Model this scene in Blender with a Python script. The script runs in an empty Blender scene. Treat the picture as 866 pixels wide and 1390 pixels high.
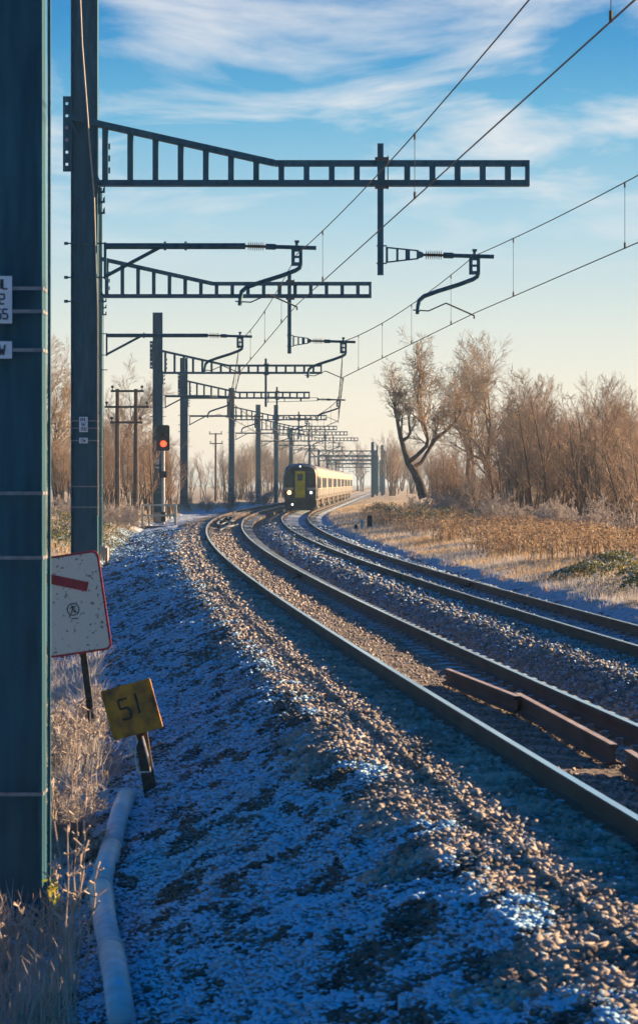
import bpy, bmesh, math, random
import numpy as np
from mathutils import Vector, Matrix, noise as mnoise

C = bpy.context.scene.collection
R = math.radians
random.seed(7)
rng = np.random.default_rng(11)

# ------------------------------------------------------------------ camera
F = 3570.0                      # focal length in photo pixels (photo is 866 x 1390)
HORV = 656.0                    # photo row of eye level
CAMZ = 1.97
cam_d = bpy.data.cameras.new("camera")
cam = bpy.data.objects.new("camera", cam_d)
C.objects.link(cam)
cam.location = (0, 0, CAMZ)
cam.rotation_euler = (R(90), 0, 0)
cam_d.sensor_fit = 'VERTICAL'
cam_d.sensor_height = 36
cam_d.lens = F / 1390 * 36
cam_d.shift_y = -(695 - HORV) / 1390
cam_d.clip_start = 0.5
cam_d.clip_end = 8000
cam_d.dof.use_dof = True
cam_d.dof.focus_distance = 120
cam_d.dof.aperture_fstop = 9
bpy.context.scene.camera = cam

# ------------------------------------------------------------------ sun and sky
SUN_EL, SUN_AZ = R(14.0), R(66.0)          # azimuth clockwise from +Y
scene = bpy.context.scene
sun_d = bpy.data.lights.new("sun", 'SUN')
sun_d.energy = 5.0
sun_d.angle = R(0.5)
sun_d.color = (1.0, 0.70, 0.42)
sun = bpy.data.objects.new("sun", sun_d)
C.objects.link(sun)
sdir = Vector((math.sin(SUN_AZ) * math.cos(SUN_EL), math.cos(SUN_AZ) * math.cos(SUN_EL), math.sin(SUN_EL)))
sun.rotation_euler = sdir.to_track_quat('Z', 'Y').to_euler()

world = bpy.data.worlds.new("World")
scene.world = world
world.use_nodes = True
wt = world.node_tree
wn, wl = wt.nodes, wt.links
wn.clear()
w_out = wn.new('ShaderNodeOutputWorld')
w_bg = wn.new('ShaderNodeBackground')
w_bg.inputs['Strength'].default_value = 0.0435
sky = wn.new('ShaderNodeTexSky')
sky.sky_type = 'NISHITA'
sky.sun_disc = False
sky.sun_elevation = SUN_EL
sky.sun_rotation = SUN_AZ
sky.air_density = 1.0
sky.dust_density = 0.6
sky.ozone_density = 2.5
tc = wn.new('ShaderNodeTexCoord')
sep = wn.new('ShaderNodeSeparateXYZ')
wl.new(tc.outputs['Generated'], sep.inputs[0])
# clear-air colour by height above the horizon (winter sky: cream low, azure above)
ramp = wn.new('ShaderNodeValToRGB')
mr = wn.new('ShaderNodeMapRange')
mr.inputs['From Min'].default_value = -0.02
mr.inputs['From Max'].default_value = 0.60
wl.new(sep.outputs['Z'], mr.inputs['Value'])
wl.new(mr.outputs[0], ramp.inputs[0])
def pos(el_sin): return (el_sin + 0.02) / 0.62
el = ramp.color_ramp.elements
el[0].position = pos(0.0);  el[0].color = (7.3, 5.8, 4.5, 1)
el[1].position = pos(0.50); el[1].color = (0.0, 1.0, 2.4, 1)
for p, c in ((0.03, (6.9, 6.3, 5.2, 1)), (0.06, (5.4, 5.8, 5.4, 1)), (0.10, (3.0, 4.7, 5.6, 1)), (0.14, (1.0, 3.3, 5.1, 1)), (0.165, (0.34, 2.3, 4.6, 1)), (0.19, (0.08, 1.6, 4.0, 1)), (0.27, (0.02, 1.1, 2.9, 1))):
    e = el.new(pos(p)); e.color = c
mixs = wn.new('ShaderNodeMixRGB')
mixs.inputs[0].default_value = 0.93
wl.new(sky.outputs[0], mixs.inputs[1])
wl.new(ramp.outputs[0], mixs.inputs[2])
# high thin cloud: a layer seen in perspective
dv = wn.new('ShaderNodeMath'); dv.operation = 'MAXIMUM'; dv.inputs[1].default_value = 0.02
wl.new(sep.outputs['Z'], dv.inputs[0])
dx = wn.new('ShaderNodeMath'); dx.operation = 'DIVIDE'
dy = wn.new('ShaderNodeMath'); dy.operation = 'DIVIDE'
wl.new(sep.outputs['X'], dx.inputs[0]); wl.new(dv.outputs[0], dx.inputs[1])
wl.new(sep.outputs['Y'], dy.inputs[0]); wl.new(dv.outputs[0], dy.inputs[1])
cx = wn.new('ShaderNodeCombineXYZ')
wl.new(dx.outputs[0], cx.inputs[0]); wl.new(dy.outputs[0], cx.inputs[1])
mp = wn.new('ShaderNodeMapping')
mp.inputs['Location'].default_value = (3.1, 1.4, 0)
mp.inputs['Rotation'].default_value = (0, 0, R(14))
mp.inputs['Scale'].default_value = (1.25, 0.62, 1)
wl.new(cx.outputs[0], mp.inputs[0])
n1 = wn.new('ShaderNodeTexNoise'); n1.inputs['Scale'].default_value = 1.0
n1.inputs['Detail'].default_value = 9; n1.inputs['Roughness'].default_value = 0.56
n1.inputs['Distortion'].default_value = 0.5
wl.new(mp.outputs[0], n1.inputs[0])
crp = wn.new('ShaderNodeValToRGB')
crp.color_ramp.elements[0].position = 0.47
crp.color_ramp.elements[1].position = 0.63
wl.new(n1.outputs[0], crp.inputs[0])
fade = wn.new('ShaderNodeMapRange')
fade.inputs['From Min'].default_value = 0.075; fade.inputs['From Max'].default_value = 0.125
wl.new(sep.outputs['Z'], fade.inputs['Value'])
cm = wn.new('ShaderNodeMath'); cm.operation = 'MULTIPLY'
wl.new(crp.outputs[0], cm.inputs[0]); wl.new(fade.outputs[0], cm.inputs[1])
cm2 = wn.new('ShaderNodeMath'); cm2.operation = 'MULTIPLY'; cm2.inputs[1].default_value = 0.86
thin = wn.new('ShaderNodeMapRange')               # clouds thinned out above the view to darken the ambient light
thin.inputs['From Min'].default_value = 0.22; thin.inputs['From Max'].default_value = 0.42
thin.inputs['To Min'].default_value = 1.0; thin.inputs['To Max'].default_value = 0.06
wl.new(sep.outputs['Z'], thin.inputs['Value'])
cm3 = wn.new('ShaderNodeMath'); cm3.operation = 'MULTIPLY'
wl.new(cm.outputs[0], cm3.inputs[0]); wl.new(thin.outputs[0], cm3.inputs[1])
wl.new(cm3.outputs[0], cm2.inputs[0])
mixc = wn.new('ShaderNodeMixRGB')
mixc.inputs[2].default_value = (5.9, 6.0, 6.1, 1)
wl.new(cm2.outputs[0], mixc.inputs[0]); wl.new(mixs.outputs[0], mixc.inputs[1])
# sky outside the view is tinted deeper blue to make the shade bluer
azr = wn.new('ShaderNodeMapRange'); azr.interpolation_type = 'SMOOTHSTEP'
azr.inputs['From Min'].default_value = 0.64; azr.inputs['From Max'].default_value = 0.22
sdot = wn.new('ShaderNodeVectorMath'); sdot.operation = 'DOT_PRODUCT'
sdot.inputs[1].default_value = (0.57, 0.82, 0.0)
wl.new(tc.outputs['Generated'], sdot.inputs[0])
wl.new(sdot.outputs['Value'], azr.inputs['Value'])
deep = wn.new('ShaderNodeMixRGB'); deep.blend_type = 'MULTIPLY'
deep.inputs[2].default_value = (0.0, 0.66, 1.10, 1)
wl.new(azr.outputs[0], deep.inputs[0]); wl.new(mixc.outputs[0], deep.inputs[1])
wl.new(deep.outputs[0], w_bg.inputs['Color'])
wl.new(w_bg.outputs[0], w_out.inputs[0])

scene.view_settings.view_transform = 'Standard'
scene.view_settings.look = 'None'
scene.view_settings.exposure = 1.7
scene.view_settings.gamma = 1.0
scene.view_settings.use_curve_mapping = False

# ------------------------------------------------------------------ materials
def mat(name, col, rough=0.8, metal=0.0, col2=None, scale=4.0, bump=0.0, bscale=None, thr=(0.4, 0.6), frost=0.0, trans=0.0, obj_coord=True, detail=6):
    m = bpy.data.materials.new(name); m.use_nodes = True
    nt = m.node_tree; n, l = nt.nodes, nt.links
    b = n['Principled BSDF']
    b.inputs['Roughness'].default_value = rough
    b.inputs['Metallic'].default_value = metal
    b.inputs['Base Color'].default_value = (*col, 1)
    t = n.new('ShaderNodeTexCoord')
    out = t.outputs['Object'] if obj_coord else t.outputs['Generated']
    last = None
    if col2 is not None:
        z = n.new('ShaderNodeTexNoise'); z.inputs['Scale'].default_value = scale; z.inputs['Detail'].default_value = detail
        l.new(out, z.inputs[0])
        r = n.new('ShaderNodeValToRGB')
        r.color_ramp.elements[0].position = thr[0]; r.color_ramp.elements[0].color = (*col, 1)
        r.color_ramp.elements[1].position = thr[1]; r.color_ramp.elements[1].color = (*col2, 1)
        l.new(z.outputs[0], r.inputs[0]); last = r.outputs[0]
        l.new(last, b.inputs['Base Color'])
    if frost > 0:                      # rime settles on what faces up
        g = n.new('ShaderNodeNewGeometry'); s = n.new('ShaderNodeSeparateXYZ'); l.new(g.outputs['Normal'], s.inputs[0])
        z = n.new('ShaderNodeTexNoise'); z.inputs['Scale'].default_value = 9; z.inputs['Detail'].default_value = 5
        l.new(out, z.inputs[0])
        a = n.new('ShaderNodeMath'); a.operation = 'MULTIPLY_ADD'; a.inputs[1].default_value = 1.6; a.inputs[2].default_value = -0.8
        l.new(z.outputs[0], a.inputs[0])
        a2 = n.new('ShaderNodeMath'); a2.operation = 'ADD'; l.new(s.outputs['Z'], a2.inputs[0]); l.new(a.outputs[0], a2.inputs[1])
        r2 = n.new('ShaderNodeMapRange'); r2.inputs['From Min'].default_value = 1.0 - frost; r2.inputs['From Max'].default_value = 1.25 - frost
        l.new(a2.outputs[0], r2.inputs['Value'])
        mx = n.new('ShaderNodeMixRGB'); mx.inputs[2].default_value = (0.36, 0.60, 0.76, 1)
        l.new(r2.outputs[0], mx.inputs[0])
        if last is not None: l.new(last, mx.inputs[1])
        else: mx.inputs[1].default_value = (*col, 1)
        l.new(mx.outputs[0], b.inputs['Base Color'])
    if bump > 0:
        z = n.new('ShaderNodeTexNoise'); z.inputs['Scale'].default_value = bscale or scale * 3; z.inputs['Detail'].default_value = 5
        l.new(out, z.inputs[0])
        bp = n.new('ShaderNodeBump'); bp.inputs['Strength'].default_value = bump; bp.inputs['Distance'].default_value = 0.02
        l.new(z.outputs[0], bp.inputs['Height']); l.new(bp.outputs[0], b.inputs['Normal'])
    if trans > 0:
        tr = n.new('ShaderNodeBsdfTranslucent')
        src = b.inputs['Base Color'].links[0].from_socket if b.inputs['Base Color'].links else None
        if src: l.new(src, tr.inputs[0])
        else: tr.inputs[0].default_value = (*col, 1)
        ms = n.new('ShaderNodeMixShader'); ms.inputs[0].default_value = trans
        l.new(b.outputs[0], ms.inputs[1]); l.new(tr.outputs[0], ms.inputs[2])
        l.new(ms.outputs[0], n['Material Output'].inputs[0])
    return m

def emit(name, col, strength):
    m = bpy.data.materials.new(name); m.use_nodes = True
    b = m.node_tree.nodes['Principled BSDF']
    b.inputs['Base Color'].default_value = (*col, 1)
    b.inputs['Emission Color'].default_value = (*col, 1)
    b.inputs['Emission Strength'].default_value = strength
    return m

M = {}
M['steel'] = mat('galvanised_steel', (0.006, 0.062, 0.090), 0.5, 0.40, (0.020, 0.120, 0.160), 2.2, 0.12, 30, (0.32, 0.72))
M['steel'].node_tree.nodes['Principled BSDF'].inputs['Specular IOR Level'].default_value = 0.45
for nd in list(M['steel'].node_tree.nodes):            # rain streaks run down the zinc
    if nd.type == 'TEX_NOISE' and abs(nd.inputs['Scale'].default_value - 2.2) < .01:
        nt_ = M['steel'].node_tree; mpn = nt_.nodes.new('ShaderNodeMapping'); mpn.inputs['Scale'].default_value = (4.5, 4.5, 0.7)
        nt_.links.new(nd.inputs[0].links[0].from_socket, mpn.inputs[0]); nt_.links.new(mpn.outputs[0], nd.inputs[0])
M['dark'] = mat('dark_fitting', (0.05, 0.05, 0.055), 0.6, 0.2, (0.09, 0.09, 0.10), 20)
M['wire'] = mat('copper_wire', (0.035, 0.03, 0.03), 0.5, 0.6, (0.06, 0.05, 0.045), 3)
M['insul'] = mat('brown_insulator', (0.10, 0.045, 0.03), 0.35, 0, (0.14, 0.06, 0.045), 8)
M['plate'] = mat('number_plate_white', (0.72, 0.80, 0.84), 0.5, 0, (0.62, 0.70, 0.74), 14)
M['ink'] = mat('black_lettering', (0.015, 0.02, 0.03), 0.6, 0, (0.03, 0.035, 0.05), 30)
M['faded_ink'] = mat('faded_black_lettering', (0.03, 0.022, 0.014), 0.7, 0, (0.14, 0.075, 0.02), 16, thr=(0.45, 0.75))
M['strap'] = mat('strap_bright', (0.26, 0.27, 0.28), 0.45, 0.3, (0.18, 0.19, 0.20), 12)
M['rail_side'] = mat('rail_rust', (0.05, 0.027, 0.019), 0.85, 0.0, (0.105, 0.062, 0.045), 1.5, 0.2, 40, (0.3, 0.7))
M['rail_top'] = mat('rail_polished', (0.95, 0.95, 0.96), 0.16, 1.0, (0.84, 0.83, 0.82), 1.2)
M['rust_top'] = mat('pinkish_rusty_rail_head', (0.34, 0.24, 0.20), 0.7, 0.1, (0.52, 0.44, 0.40), 3, 0.2, 40, (0.3, 0.7))
M['sleeper'] = mat('concrete_sleeper', (0.20, 0.18, 0.155), 0.95, 0, (0.33, 0.29, 0.24), 5, 0.3, 30, (0.3, 0.7), frost=0.12)
M['stone'] = mat('ballast_stone', (0.17, 0.14, 0.115), 0.9, 0, (0.46, 0.39, 0.32), 3.1, 0.3, 60, (0.36, 0.64), frost=0.02)
M['bank_frost'] = mat('heavily_frosted_clod', (0.10, 0.10, 0.10), 0.9, 0, (0.40, 0.42, 0.44), 2.6, 0.3, 50, (0.36, 0.62), frost=0.75)
M['moss_dark'] = mat('dark_moss_clod', (0.035, 0.035, 0.03), 0.95, 0, (0.14, 0.13, 0.11), 4, 0.3, 50, (0.36, 0.62), frost=0.12)
M['stone_frost'] = mat('frosted_stone', (0.06, 0.06, 0.062), 0.9, 0, (0.30, 0.30, 0.30), 2.6, 0.3, 50, (0.36, 0.62), frost=0.34)
M['bark'] = mat('grey_brown_bark', (0.085, 0.058, 0.042), 0.95, 0, (0.16, 0.115, 0.085), 3, 0.4, 20, (0.3, 0.7))
M['twig'] = mat('brown_twigs', (0.24, 0.165, 0.11), 0.85, 0, (0.46, 0.345, 0.24), 0.8, thr=(0.35, 0.65), trans=0.15)
M['twig_red'] = mat('reddish_twigs', (0.25, 0.16, 0.105), 0.85, 0, (0.42, 0.29, 0.20), 0.6, thr=(0.35, 0.65), trans=0.15)
M['twig_frost'] = mat('frosted_twigs', (0.34, 0.27, 0.22), 0.85, 0, (0.60, 0.55, 0.50), 1.5, thr=(0.35, 0.65), trans=0.15)
M['grass_gold'] = mat('dry_golden_grass', (0.50, 0.31, 0.12), 0.8, 0, (0.72, 0.55, 0.34), 0.7, thr=(0.35, 0.65), trans=0.35)
M['grass_frost'] = mat('frosted_grass', (0.42, 0.36, 0.28), 0.8, 0, (0.70, 0.68, 0.65), 1.2, thr=(0.35, 0.65), trans=0.3)
M['dock'] = mat('rusty_dead_dock', (0.22, 0.125, 0.06), 0.85, 0, (0.52, 0.37, 0.22), 1.6, thr=(0.35, 0.65), trans=0.25)
M['bramble'] = mat('bramble_leaf', (0.075, 0.095, 0.025), 0.6, 0, (0.30, 0.24, 0.06), 2.2, thr=(0.40, 0.66), frost=0.36, trans=0.25)
M['stem'] = mat('pale_dead_stem', (0.40, 0.28, 0.18), 0.8, 0, (0.62, 0.50, 0.38), 5, thr=(0.35, 0.65))
M['yellow_leaf'] = mat('yellow_green_leaf', (0.45, 0.48, 0.04), 0.6, 0, (0.60, 0.52, 0.06), 8, trans=0.4)
M['sign_yellow'] = mat('worn_yellow_paint', (0.62, 0.25, 0.010), 0.6, 0, (0.17, 0.065, 0.02), 6.5, thr=(0.40, 0.66), bump=0.1)
M['post_dark'] = mat('dark_weathered_post', (0.035, 0.028, 0.022), 0.85, 0, (0.07, 0.055, 0.04), 20)
M['frost_edge'] = mat('frosted_rod', (0.62, 0.52, 0.36), 0.7, 0, (0.75, 0.70, 0.62), 30)
M['white_board'] = mat('chipped_white_board', (0.80, 0.66, 0.50), 0.6, 0, (0.20, 0.11, 0.07), 30, thr=(0.60, 0.68), detail=4)
M['red_paint'] = mat('red_paint', (0.50, 0.012, 0.03), 0.5, 0, (0.30, 0.012, 0.02), 12)
M['pipe'] = mat('pale_plastic_duct', (0.62, 0.64, 0.66), 0.5, 0, (0.50, 0.51, 0.52), 6, 0.2, 20, frost=0.1)
M['rail_galv'] = mat('yellowed_handrail', (0.72, 0.60, 0.38), 0.6, 0.0, (0.50, 0.42, 0.28), 6)
M['black'] = mat('matt_black', (0.012, 0.012, 0.014), 0.6, 0, (0.02, 0.02, 0.022), 10)
M['post_grey'] = mat('grey_painted_post', (0.45, 0.45, 0.43), 0.5, 0.2, (0.34, 0.34, 0.33), 6)
M['wood_pole'] = mat('creosoted_pole', (0.085, 0.06, 0.05), 0.9, 0, (0.13, 0.095, 0.075), 5)
M['train_white'] = mat('train_cream_paint', (0.42, 0.36, 0.26), 0.42, 0, (0.35, 0.30, 0.21), 0.6)
M['train_low'] = mat('train_grey_lower_panel', (0.20, 0.18, 0.15), 0.55, 0, (0.14, 0.12, 0.10), 1.5)
M['train_dark'] = mat('train_black_paint', (0.018, 0.018, 0.022), 0.4, 0, (0.03, 0.03, 0.034), 2)
M['train_yellow'] = mat('train_yellow_paint', (0.90, 0.55, 0.01), 0.45, 0, (0.66, 0.40, 0.01), 3)
M['train_roof'] = mat('train_grey_roof', (0.22, 0.22, 0.23), 0.6, 0, (0.16, 0.16, 0.17), 2)
M['glass'] = mat('dark_glass', (0.012, 0.016, 0.022), 0.08, 0, (0.016, 0.02, 0.026), 2)
M['under'] = mat('underframe_grime', (0.06, 0.045, 0.035), 0.85, 0, (0.13, 0.10, 0.075), 3)
M['headlight'] = emit('headlight_glow', (1.0, 0.55, 0.16), 1.6)
M['marker'] = emit('marker_lamp_glow', (0.95, 1.0, 0.95), 1.5)
M['signal_red'] = emit('red_signal_aspect', (1.0, 0.045, 0.015), 1.6)
M['cable'] = mat('pale_cable', (0.34, 0.30, 0.24), 0.6, 0, (0.26, 0.24, 0.2), 9)

# ------------------------------------------------------------------ helpers
def link_mesh(name, me, parent=None):
    o = bpy.data.objects.new(name, me); C.objects.link(o)
    if parent is not None: o.parent = parent
    return o
def tag(o, label=None, cat=None, group=None, kind=None):
    if label: o['label'] = label
    if cat: o['category'] = cat
    if group: o['group'] = group
    if kind: o['kind'] = kind
    return o
def thing(name, loc, label, cat, group=None, rz=0):
    o = bpy.data.objects.new(name, None); C.objects.link(o)
    o.location = loc; o.rotation_euler = (0, 0, rz); o.empty_display_size = 0.3
    return tag(o, label, cat, group)

class MB:
    """collects verts and faces, then links them as one mesh object"""
    def __init__(s): s.v = []; s.f = []; s.mi = []
    def add(s, vs, fs, mi=0):
        b = len(s.v); s.v += [tuple(p) for p in vs]
        s.f += [tuple(b + i for i in f) for f in fs]; s.mi += [mi] * len(fs)
    def box(s, x0, x1, y0, y1, z0, z1, mi=0, mtx=None):
        vs = [Vector(p) for p in ((x0,y0,z0),(x1,y0,z0),(x1,y1,z0),(x0,y1,z0),(x0,y0,z1),(x1,y0,z1),(x1,y1,z1),(x0,y1,z1))]
        if mtx: vs = [mtx @ p for p in vs]
        s.add(vs, [(0,3,2,1),(4,5,6,7),(0,1,5,4),(1,2,6,5),(2,3,7,6),(3,0,4,7)], mi)
    def bar(s, a, b, w, d, mi=0):
        """box beam from a to b in the x-z plane, w across, d deep in y"""
        a, b = Vector(a), Vector(b); t = (b - a).normalized()
        yv = Vector((0, 1, 0))
        if abs(t.dot(yv)) > 0.9: yv = Vector((0, 0, 1))
        n = t.cross(yv).normalized(); yv = n.cross(t).normalized()
        vs = []
        for p in (a, b):
            for i, j in ((-1,-1),(1,-1),(1,1),(-1,1)):
                vs.append(p + n * (i * w / 2) + yv * (j * d / 2))
        s.add(vs, [(0,1,2,3),(7,6,5,4),(0,4,5,1),(1,5,6,2),(2,6,7,3),(3,7,4,0)], mi)
    def tube(s, pts, r, n=8, mi=0, caps=True):
        pts = [Vector(p) for p in pts]
        rs = r if isinstance(r, (list, tuple)) else [r] * len(pts)
        vs = []; fs = []
        up = Vector((0.03, 0.02, 1)).normalized()
        for i, p in enumerate(pts):
            t = (pts[min(i+1, len(pts)-1)] - pts[max(i-1, 0)]).normalized()
            u = t.cross(up)
            if u.length < 0.05: u = t.cross(Vector((1, 0.1, 0)))
            u.normalize(); w = t.cross(u)
            for k in range(n):
                a = 2 * math.pi * k / n
                vs.append(p + (u * math.cos(a) + w * math.sin(a)) * rs[i])
        for i in range(len(pts) - 1):
            for k in range(n):
                k2 = (k + 1) % n
                fs.append((i*n+k, i*n+k2, (i+1)*n+k2, (i+1)*n+k))
        if caps:
            fs.append(tuple(range(n-1, -1, -1))); b = (len(pts)-1)*n; fs.append(tuple(range(b, b+n)))
        s.add(vs, fs, mi)
    def lathe(s, a, b, prof, n=12, mi=0):
        """profile [(t, r)] along a->b"""
        a, b = Vector(a), Vector(b)
        s.tube([a + (b - a) * t for t, r in prof], [max(r, 1e-4) for t, r in prof], n, mi)
    def prism(s, outline, y0, y1, mi=0):
        """outline of (x, z) extruded from y0 to y1"""
        n = len(outline)
        vs = [(x, y0, z) for x, z in outline] + [(x, y1, z) for x, z in outline]
        fs = [tuple(range(n-1, -1, -1)), tuple(range(n, 2*n))]
        fs += [(i, (i+1) % n, n + (i+1) % n, n + i) for i in range(n)]
        s.add(vs, fs, mi)
    def build(s, name, m, parent=None, smooth=False):
        me = bpy.data.meshes.new(name)
        me.from_pydata(s.v, [], s.f)
        for k in (m if isinstance(m, (list, tuple)) else [m]): me.materials.append(k)
        if any(s.mi): me.polygons.foreach_set('material_index', s.mi)
        bm = bmesh.new(); bm.from_mesh(me); bmesh.ops.recalc_face_normals(bm, faces=bm.faces); bm.to_mesh(me); bm.free()
        if smooth: me.polygons.foreach_set('use_smooth', [True] * len(me.polygons))
        me.update()
        return link_mesh(name, me, parent)

def np_mesh(name, V, faces, m, nper, parent=None, smooth=False, mi=None):
    """fast mesh from numpy arrays; faces all have nper corners"""
    me = bpy.data.meshes.new(name)
    me.vertices.add(len(V)); me.vertices.foreach_set('co', np.ascontiguousarray(V, dtype=np.float32).ravel())
    nf = len(faces)
    me.loops.add(nf * nper); me.loops.foreach_set('vertex_index', np.ascontiguousarray(faces, dtype=np.int32).ravel())
    me.polygons.add(nf); me.polygons.foreach_set('loop_start', np.arange(0, nf * nper, nper, dtype=np.int32))
    for k in (m if isinstance(m, (list, tuple)) else [m]): me.materials.append(k)
    if mi is not None: me.polygons.foreach_set('material_index', np.asarray(mi, dtype=np.int32))
    if smooth: me.polygons.foreach_set('use_smooth', np.ones(nf, dtype=bool))
    me.update(calc_edges=True)
    return link_mesh(name, me, parent)

# 3x5 stroke font, drawn as thin bars
GLYPH = {
 '0': [(0,0,1,0),(1,0,1,2),(1,2,0,2),(0,2,0,0)], '1': [(.5,0,.5,2)],
 '2': [(0,2,1,2),(1,2,1,1),(1,1,0,1),(0,1,0,0),(0,0,1,0)], '3': [(0,2,1,2),(1,2,1,0),(0,1,1,1),(0,0,1,0)],
 '5': [(1,2,0,2),(0,2,0,1.1),(0,1.1,.8,1.1),(.8,1.1,1,.8),(1,.8,1,.2),(1,.2,.75,0),(.75,0,0,.1)],
 '8': [(0,0,1,0),(1,0,1,2),(1,2,0,2),(0,2,0,0),(0,1,1,1)],
 'B': [(0,0,0,2),(0,2,.8,2),(.8,2,1,1.6),(1,1.6,.8,1.05),(.8,1.05,0,1.05),(.8,1.05,1,.6),(1,.6,.8,0),(.8,0,0,0)],
 'H': [(0,0,0,2),(1,0,1,2),(0,1,1,1)], 'L': [(0,2,0,0),(0,0,1,0)],
 'W': [(0,2,.25,0),(.25,0,.5,1.2),(.5,1.2,.75,0),(.75,0,1,2)], 'U': [(0,2,0,0),(0,0,1,0),(1,0,1,2)],
 'D': [(0,0,0,2),(0,2,.7,2),(.7,2,1,1.5),(1,1.5,1,.5),(1,.5,.7,0),(.7,0,0,0)],
 'N': [(0,0,0,2),(0,2,1,0),(1,0,1,2)]}
def write(mb, text, x, z, h, y, w=None, stroke=None, gap=0.35):
    """write text with its left bottom at (x, z) on plane y (facing -y)"""
    w = w or h * 0.5; stroke = stroke or h * 0.16
    for ch in text:
        for k, (a, b, c, d) in enumerate(GLYPH.get(ch, [])):
            yy = y - 0.0006 * k
            mb.bar((x + a * w, yy, z + b * h / 2), (x + c * w, yy, z + d * h / 2), stroke, 0.003)
        x += w * (1 + gap)

# ------------------------------------------------------------------ the lie of the line (plan curves of the four rails)
POLY = {'TL': (-5.96858, 0.254079, 4.260868, 0.524617), 'TR': (-4.442178, -0.26387, 3.373543, 0.181918),
        'UL': (-2.253551, -0.146813, 3.203506, 0.007166), 'UR': (-0.700627, 0.003638, 2.754248, -0.283643)}
RZ = {'TL': 0.0, 'TR': -0.09, 'UL': -0.05, 'UR': -0.12}
def rx(k, Z):
    Z = np.asarray(Z, dtype=float)
    if np.any(Z < 8):                       # straight run-out behind the camera
        v8, v9 = rx(k, 8.0), rx(k, 9.0)
        return np.where(Z < 8, v8 + (v9 - v8) * (Z - 8), rx(k, np.maximum(Z, 8.0)))
    c = POLY[k]; s = (Z - 170) / 100
    near = c[0] + c[1]*s + c[2]*s*s + c[3]*s**3
    z0 = 168.0; s0 = (z0 - 170) / 100
    v0 = c[0] + c[1]*s0 + c[2]*s0*s0 + c[3]*s0**3
    d = np.maximum(Z - z0, 0); dd = np.minimum(d, 50)
    far = v0 + 2.9e-4 * dd * dd + (d - dd) * 0.029
    # smooth hand-over between 140 and 168
    t = np.clip((Z - 140) / 28, 0, 1); t = t*t*(3-2*t)
    return near * (1 - t) + np.where(Z >= z0, far, v0 + 2.9e-4 * (z0 - Z)**2 ) * t
def c1(Z): return (rx('TL', Z) + rx('TR', Z)) / 2
def c2(Z): return (rx('UL', Z) + rx('UR', Z)) / 2
def P(u, v, Y):
    """photo pixel at distance Y -> world (used only to read positions off the photo)"""
    return Vector(((u - 433) * Y / F, Y, CAMZ - (v - HORV) * Y / F))

def vnoise(x, y, sc, seed=0):
    """cheap smooth value noise on arrays"""
    x = np.asarray(x, float) / sc + 1000.3 + seed * 17.1; y = np.asarray(y, float) / sc + 1000.7 + seed * 9.7
    xi = np.floor(x).astype(np.int64); yi = np.floor(y).astype(np.int64); fx = x - xi; fy = y - yi
    fx = fx*fx*(3-2*fx); fy = fy*fy*(3-2*fy)
    def h(a, b):
        n = (a * 374761393 + b * 668265263 + seed * 1442695) & 0xffffffff
        n = ((n ^ (n >> 13)) * 1274126177) & 0xffffffff
        return ((n ^ (n >> 16)) & 0xffff) / 65535.0
    return (h(xi, yi)*(1-fx) + h(xi+1, yi)*fx)*(1-fy) + (h(xi, yi+1)*(1-fx) + h(xi+1, yi+1)*fx)*fy

def ground_z(X, Y, rough=True):
    X = np.asarray(X, float); Y = np.asarray(Y, float)
    tl, tr, ul, ur = (rx(k, Y) for k in ('TL', 'TR', 'UL', 'UR'))
    B1 = np.interp(Y, [0, 45, 70, 100, 150, 200, 300, 600, 3000], [-1.22, -1.15, -1.05, -0.75, -0.42, -0.2, -0.6, -0.8, -1.0])
    B2 = np.interp(Y, [0, 40, 60, 92, 150, 200, 270, 350, 600, 3000], [-1.15, -1.1, -0.95, -0.38, -0.06, 0.05, -0.3, -0.75, -0.8, -1.0])
    a = X - tl; b = X - ur
    z = np.full(np.broadcast(X, Y).shape, -0.21)
    left = np.where(a < -4.6, B2, np.where(a < -3.6, B2 + (B1 - B2) * (a + 4.6), np.where(a < -1.15, B1 + (-0.215 - B1) * (a + 3.6) / 2.45, -0.215 + 0.04 * np.clip((a + 1.15) / 1.1, 0, 1) + 0.03 * (a > -0.75))))
    z = np.where(a < 0, left, z)
    g1 = np.clip((X - tl) / np.maximum(tr - tl, 0.1), 0, 1)
    z = np.where((X >= tl) & (X <= tr), -0.19 - 0.09 * g1, z)
    w = np.maximum(ul - tr, 0.5); q = (X - tr) / w
    six = np.interp(q, [0, 0.06, 0.13, 0.66, 0.76, 1], [-0.29, -0.48, -0.66, -0.225, -0.20, -0.215])
    z = np.where((X > tr) & (X < ul), six, z)
    g2 = np.clip((X - ul) / np.maximum(ur - ul, 0.1), 0, 1)
    z = np.where((X >= ul) & (X <= ur), -0.23 - 0.07 * g2, z)
    rt = np.interp(b, [0, 0.5, 0.95, 1.45, 3.0, 6, 12, 30, 3000], [-0.29, -0.33, -0.40, -0.22, -0.08, -0.02, -0.25, -0.5, -1.0])
    z = np.where(b > 0, rt, z)
    if rough:
        off = np.maximum(np.maximum(-a - 4.0, b - 1.6), 0)
        amp = np.clip(off / 4, 0, 1)
        z = z + amp * ((vnoise(X, Y, 9, 3) - 0.5) * 0.5 + (vnoise(X, Y, 2.2, 4) - 0.5) * 0.22)
        sl = np.clip((-a - 0.9) / 0.5, 0, 1) * np.clip((4.6 + a) / 0.8, 0, 1)
        z = z + sl * ((vnoise(X, Y, 0.9, 5) - 0.5) * 0.12 + (vnoise(X * 1.7, Y, 0.28, 6) - 0.5) * 0.06)
        bed = ((a > -1.2) & (b < 1.6)).astype(float)
        z = z + bed * (vnoise(X, Y, 0.5, 8) - 0.5) * 0.03
    return z

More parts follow.
